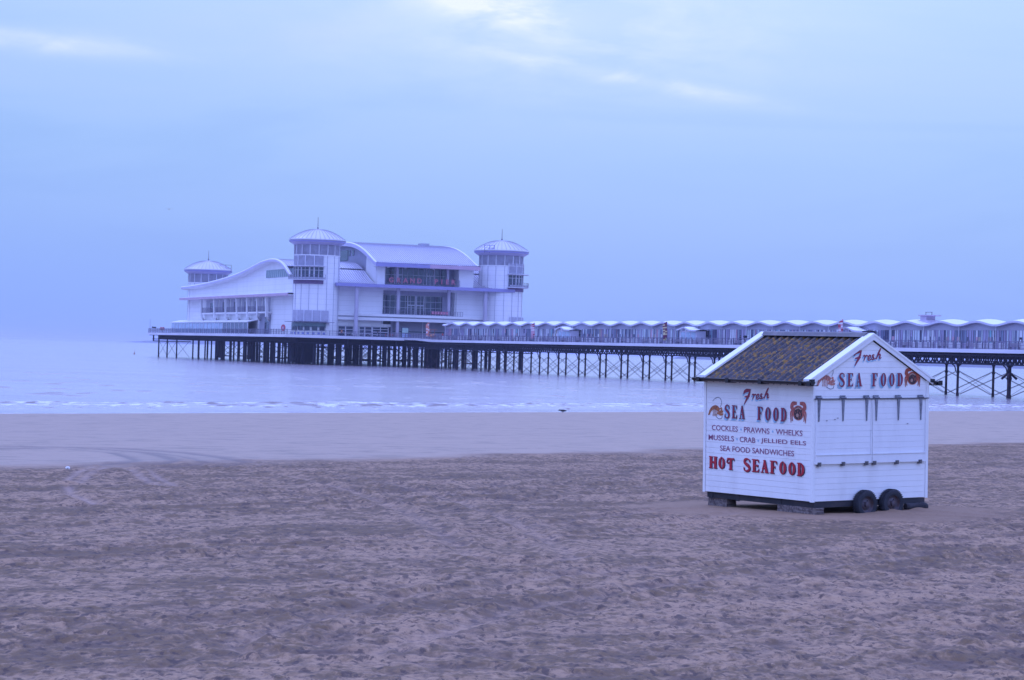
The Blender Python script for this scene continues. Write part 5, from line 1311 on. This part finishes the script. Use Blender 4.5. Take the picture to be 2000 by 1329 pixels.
def crab(s, u, z, k, m, md, ml):
    P_ = lambda pts: [(u + a * k, z + b * k * .78) for a, b in pts]
    for sg in (-1, 1):
        for a, b, c, e_ in ((.40, .40, .50, -.12), (.36, .20, .40, -.04)):
            q = crv([(sg * .20, .42), (sg * a, .52), (sg * c, b), (sg * (c - .03), e_)]); s.stroke(P_(q), [(.15 - .006 * i) * k for i in range(len(q))], m)
        q = crv([(sg * .26, .60), (sg * .42, .72), (sg * .36, .94), (sg * .10, .98)]); n_ = len(q); s.stroke(P_(q), [(.13 + .09 * math.sin(math.pi * min(1, i / n_ * 1.1))) * k for i in range(n_)], m)
    s.poly(P_([(.37 * math.cos(a), .44 + .42 * math.sin(a)) for a in [2 * math.pi * i / 20 for i in range(20)]]), m)
    s.poly(P_([(.28 * math.cos(a), .42 + .37 * math.sin(a)) for a in [2 * math.pi * i / 20 for i in range(20)]]), md)
    s.poly(P_([(-.05 + .08 * math.cos(a), .30 + .11 * math.sin(a)) for a in [2 * math.pi * i / 10 for i in range(10)]]), ml)
    s.stroke(P_(crv([(-.2, .62), (0, .72), (.2, .62)])), .05 * k, ml)
    s.stroke(P_(crv([(.08, .48), (.14, .38), (.12, .28)])), .035 * k, m)
MS_ = [M_LRED, M_LBLUE, M_LNAVY]
def sign_pair(put, base, fu, fz, fsx, fsz, s0, s1, f0, f1, sz_, sh, lob, lk, cr, ck, tilt=0.0):
    s = Sign(put, base); fresh(s, fu - .022, fz - .032, fsx, fsz, 1); fresh(s, fu, fz, fsx, fsz, 0); s.build('lettering', MS_, hut)
    s = Sign(put, base)
    for dx, dz, m in ((-.034, -.040, 1), (-.018, -.020, 1), (0.006, .004, 2), (0, 0, 0)): word(s, 'SEA', s0 + dx, s1 + dx, sz_ + dz, sh, m); word(s, 'FOOD', f0 + dx, f1 + dx, sz_ + dz, sh, m)
    s.build('lettering', MS_, hut)
    s = Sign(put, base); lobster(s, lob[0], lob[1], lk, 0, 1); s.build('lobster_picture', [M_LOB, M_LNAVY] if put is SD else [mat('lobster_pink', (.62, .24, .20), .5, var=.3, scale=20), M_LNAVY], hut)
    s = Sign(put, base); crab(s, cr[0], cr[1], ck, 0, 1, 2); s.build('crab_picture', [M_CRAB if put is FR else mat('crab_rose', (.55, .14, .12), .5, var=.3, scale=20), M_CRABD, mat('crab_pale', (.5, .3, .25), .5)], hut)
sign_pair(FR, .0078, .985, 2.985, .00188, .00137, .575, 1.215, 1.40, 2.265, 2.325, .245, (.075, 2.345), .46, (2.485, 2.345), .38)
sign_pair(SD, .0078, WS - .968 * 2.02, 2.218, .00200, .00137, WS - .968 * 2.62, WS - .968 * 1.94, WS - .968 * 1.63, WS - .968 * .70, 1.655, .25, (WS - .968 * 3.10, 1.695), .46, (WS - .968 * .415, 1.685), .42)
# plain capitals
def caps(txt, u0, u1, z, h, m, name='lettering'):
    o = text_mesh(txt, name, 1.0, m, hut, .010)
    xs = [v.co.x for v in o.data.vertices]; zs = [v.co.y for v in o.data.vertices]
    kx = (u1 - u0) / (max(xs) - min(xs)); kz = h / (max(zs) - min(zs)); mx, mz = min(xs), min(zs)
    for v in o.data.vertices: v.co = SD(u0 + (v.co.x - mx) * kx, .0079, z + (v.co.y - mz) * kz)
    return o
for txt, t0, t1, z in (('COCKLES', 2.985, 2.185, 1.405), ('PRAWNS', 2.00, 1.24, 1.405), ('WHELKS', 1.055, .285, 1.405), ('MUSSELS', 3.085, 2.30, 1.215), ('CRAB', 2.125, 1.655, 1.215), ('JELLIED EELS', 1.49, .18, 1.215), ('SEA FOOD SANDWICHES', 2.72, .52, 1.02)):
    caps(txt, WS - .968 * t0, WS - .968 * t1, z, .104, mat('caps_maroon', (.32, .10, .20), .5, var=.1, scale=8))
s = Sign(SD, .0078)
for t0, z in ((2.09, 1.455), (1.145, 1.455), (2.21, 1.265), (1.57, 1.265)): s.disc(WS - .968 * t0, z, .022, .022, 0, 10)
s.build('dot', [M_LBLUE], hut)
s = Sign(SD, .0078)
for dx, dz, m in ((.012, -.010, 1), (0, 0, 0)): word(s, 'HOT', WS - .968 * 3.06 + dx, WS - .968 * 2.26 + dx, .675 + dz, .225, m, True, .94); word(s, 'SEAFOOD', WS - .968 * 2.02 + dx, WS - .968 * .17 + dx, .675 + dz, .235, m, True, .94)
s.build('lettering', [M_LBR, M_LNAVY], hut)

# ---- chassis, wheels, blocks
M_CH = mat('chassis_black', (.024, .024, .032), .7, var=.2, scale=3, c2=(.06, .045, .05), lo=.5, hi=.8)
ch = MB()
ch.box(.05, .13, -.0, WS - .05, .10, .205); ch.box(WF - .13, WF - .05, .0, WS - .05, .10, .205); ch.box(.131, WF - .131, .0, .07, .10, .204); ch.box(.131, WF - .131, WS - .12, WS - .05, .10, .204)
for y in (.8, 1.6, 2.4): ch.box(.131, WF - .131, y, y + .07, .11, .203)
ch.box(.04, .049, .9, 1.0, .08, .205); ch.box(.04, .049, 2.1, 2.2, .08, .205); ch.box(.04, .049, 2.9, 2.95, .08, .205)
ch.build('chassis', M_CH, hut)
M_TYRE = mat('worn_tyre', (.030, .032, .045), .8, var=.25, scale=6, bump=.3); M_RIM = mat('dirty_rim', (.10, .09, .115), .6, .3, c2=(.10, .055, .05), var=.2, scale=9)
for cx_, zc in ((1.235, .135), (1.90, .135)):
    wh = empty('wheel', (cx_, -.085, zc)); wh.parent = hut
    ty = MB(); prf = [(.155, -.075), (.20, -.088), (.240, -.080), (.258, -.055), (.262, 0), (.258, .055), (.240, .080), (.20, .088), (.155, .075)]
    n = 40; ty.grid([[(r * math.cos(2 * math.pi * i / n), o_, r * math.sin(2 * math.pi * i / n)) for i in range(n)] for r, o_ in prf], 0, True)
    for i in range(n):
        a = 2 * math.pi * i / n
        for o_ in (-.05, 0.0, .05): ty.bar((.264 * math.cos(a), o_ - .018, .264 * math.sin(a)), (.264 * math.cos(a + .05), o_ + .018, .264 * math.sin(a + .05)), .012, .01)
    ty.build('tyre', M_TYRE, wh, True)
    rm_ = MB(); rp_ = [(.156, -.070), (.150, -.058), (.135, -.030), (.11, -.022), (.095, -.035), (.055, -.040), (.05, -.075), (.03, -.082), (.001, -.084)]
    rm_.grid([[(r * math.cos(2 * math.pi * i / n), o_, r * math.sin(2 * math.pi * i / n)) for i in range(n)] for r, o_ in rp_], 0, True)
    for k in range(5):
        a = 2 * math.pi * k / 5; rm_.tube((.075 * math.cos(a), -.036, .075 * math.sin(a)), (.075 * math.cos(a), -.055, .075 * math.sin(a)), .010, 6)
    rm_.build('rim', M_RIM, wh, True)
    wh.rotation_euler = (0, 0, R(2 if cx_ < 1.5 else -2))
def hut_world(x, y, z):
    c, s_ = math.cos(R(34.74)), math.sin(R(34.74)); return (HUT[0] + x * c - y * s_, HUT[1] + x * s_ + y * c, z + .02 * x)
M_TIM = mat('weathered_timber', (.23, .185, .17), .9, var=.3, scale=2.2, bump=.8, stretch=(1, 8, 8), c2=(.10, .075, .075), lo=.4, hi=.6)
def timber(x0, x1, y0, y1, h, label, seed):
    cx_, cy_ = (x0 + x1) / 2, (y0 + y1) / 2
    t = empty('timber_sleeper', hut_world(cx_, cy_, -.06), R(34.74), label, 'timber', 'timber sleepers under the hut')
    r_ = random.Random(seed); bm = bmesh.new()
    bmesh.ops.create_cube(bm, size=1.0)
    for v in bm.verts: v.co = Vector((v.co.x * (x1 - x0), v.co.y * (y1 - y0), (v.co.z + .5) * (h + .06)))
    bmesh.ops.subdivide_edges(bm, edges=bm.edges, cuts=5, use_grid_fill=True)
    for v in bm.verts: v.co += Vector((r_.uniform(-.006, .006), r_.uniform(-.006, .006), r_.uniform(-.004, .004) if v.co.z > .02 else 0))
    me = bpy.data.meshes.new('beam'); bm.to_mesh(me); bm.free(); me.materials.append(M_TIM); o = bpy.data.objects.new('beam', me); col.objects.link(o); o.parent = t
timber(.07, .30, 2.50, 3.06, .098, 'weathered timber sleeper under the far left corner of the hut', 1)
timber(.02, .24, -.06, .98, .098, 'weathered timber sleeper under the near corner of the hut', 2)
# short log lying by the right end of the hut
t = empty('log', hut_world(2.60, -.03, .05), R(30), 'short dark weathered log lying on the sand by the right wheel end', 'log')
lg = MB(); rows = []
for k in range(13):
    u = k / 12 - .5; rr_ = .072 * (1 + .15 * math.sin(7 * u) + (-.25 if k in (0, 12) else 0) - (.22 if k == 8 else 0)); rows.append([(u * .52, rr_ * math.cos(2 * math.pi * i / 12), rr_ * math.sin(2 * math.pi * i / 12)) for i in range(12)])
lg.grid(rows, 0, True); lg.face(rows[0]); lg.face(rows[-1]); lg.build('wood', mat('dark_wet_wood', (.045, .04, .05), .85, var=.3, scale=8, bump=.6), t, True)

# ------------------------------------------------------------------ small things on beach, sea and in the sky
def gull(loc, label, rz, flying=True, s=1.0, c=(.75, .75, .78)):
    t = empty('gull', loc, rz, label, 'bird')
    b = MB(); rows = []
    for u, r_ in ((-.25, .01), (-.18, .04), (-.05, .075), (.08, .07), (.16, .04), (.20, .045), (.26, .035), (.31, .008)):
        rows.append([(u * s, r_ * s * math.cos(2 * math.pi * i / 10), r_ * s * math.sin(2 * math.pi * i / 10) + (.03 if u > .15 else 0) * s) for i in range(10)])
    b.grid(rows, 0, True)
    if flying:
        for sg in (-1, 1):
            P_ = [(.08, 0, .03), (.12, sg * .3, .14), (.02, sg * .68, .06), (-.02, sg * .68, .055), (.0, sg * .3, .12), (-.06, 0, .02)]
            b.face([tuple(a * s for a in p) for p in P_]); b.face([tuple(a * s - (0.006 if i == 2 else 0) for i, a in enumerate(p)) for p in P_])
    else:
        for sg in (-1, 1): b.tube((0, sg * .03 * s, -.05 * s), (0, sg * .03 * s, -.2 * s), .01 * s, 5)
    b.build('body', mat('gull_%d' % round(c[0] * 100), c, .7), t, True)
def px_dir(px, py):
    u, v = px - 1000, py - 664.5; c, s_ = math.cos(ROLL), math.sin(ROLL)
    return (u * c + v * s_) / 4661, (v * c - u * s_ - 23.3) / 4661
gull((-33.4, 230, 15.6), 'gull flying in the open sky left of the pavilion', R(80), True, 0.7, (.4, .4, .45))
t = empty('litter', (-10.7, 58.0, -.335), .4, 'crumpled white scrap lying on the sand at the left', 'litter')
l_ = MB(); r_ = random.Random(2); bm = bmesh.new(); bmesh.ops.create_icosphere(bm, subdivisions=2, radius=.06)
for v in bm.verts: v.co *= r_.uniform(.75, 1.2); v.co.z *= .7
me = bpy.data.meshes.new('paper'); bm.to_mesh(me); bm.free(); me.materials.append(M_CANOPY); o = bpy.data.objects.new('paper', me); col.objects.link(o); o.parent = t
gull((4.09, 184.5, SEA_Z + .22), 'small dark bird standing in the shallow water at the tide line', R(170), False, 1.2, (.03, .03, .04))
t = empty('buoy', (-131.0, 829.0, SEA_Z), 0, 'small dull orange marker buoy floating left of the pier', 'buoy')
C_BU = mat('buoy_paint', (.42, .24, .20), .7)
b = MB(); b.lathe([(.001, -.2), (.26, -.1), (.32, .2), (.2, .5), (.08, .7)], 12); b.build('float', C_BU, t, True); b = MB(); b.tube((0, 0, .7), (0, 0, 1.5), .05, 6); b.build('post', C_BU, t)

# ------------------------------------------------------------------ sea air
hz = MB(); hz.box(-31000, 31000, -400, 31000, -6.5, 42.0)
hm = bpy.data.materials.new('sea_air'); hm.use_nodes = True; nt = hm.node_tree; nt.nodes.clear()
pv = nt.nodes.new('ShaderNodeVolumePrincipled'); pv.inputs['Color'].default_value = (.66, .70, .92, 1); pv.inputs['Density'].default_value = 0.00009; pv.inputs['Anisotropy'].default_value = 0.2
nt.links.new(pv.outputs[0], nt.nodes.new('ShaderNodeOutputMaterial').inputs['Volume'])
ho = hz.build('haze', hm); tag(ho, kind='stuff', label='thin sea air over the beach and the pier')
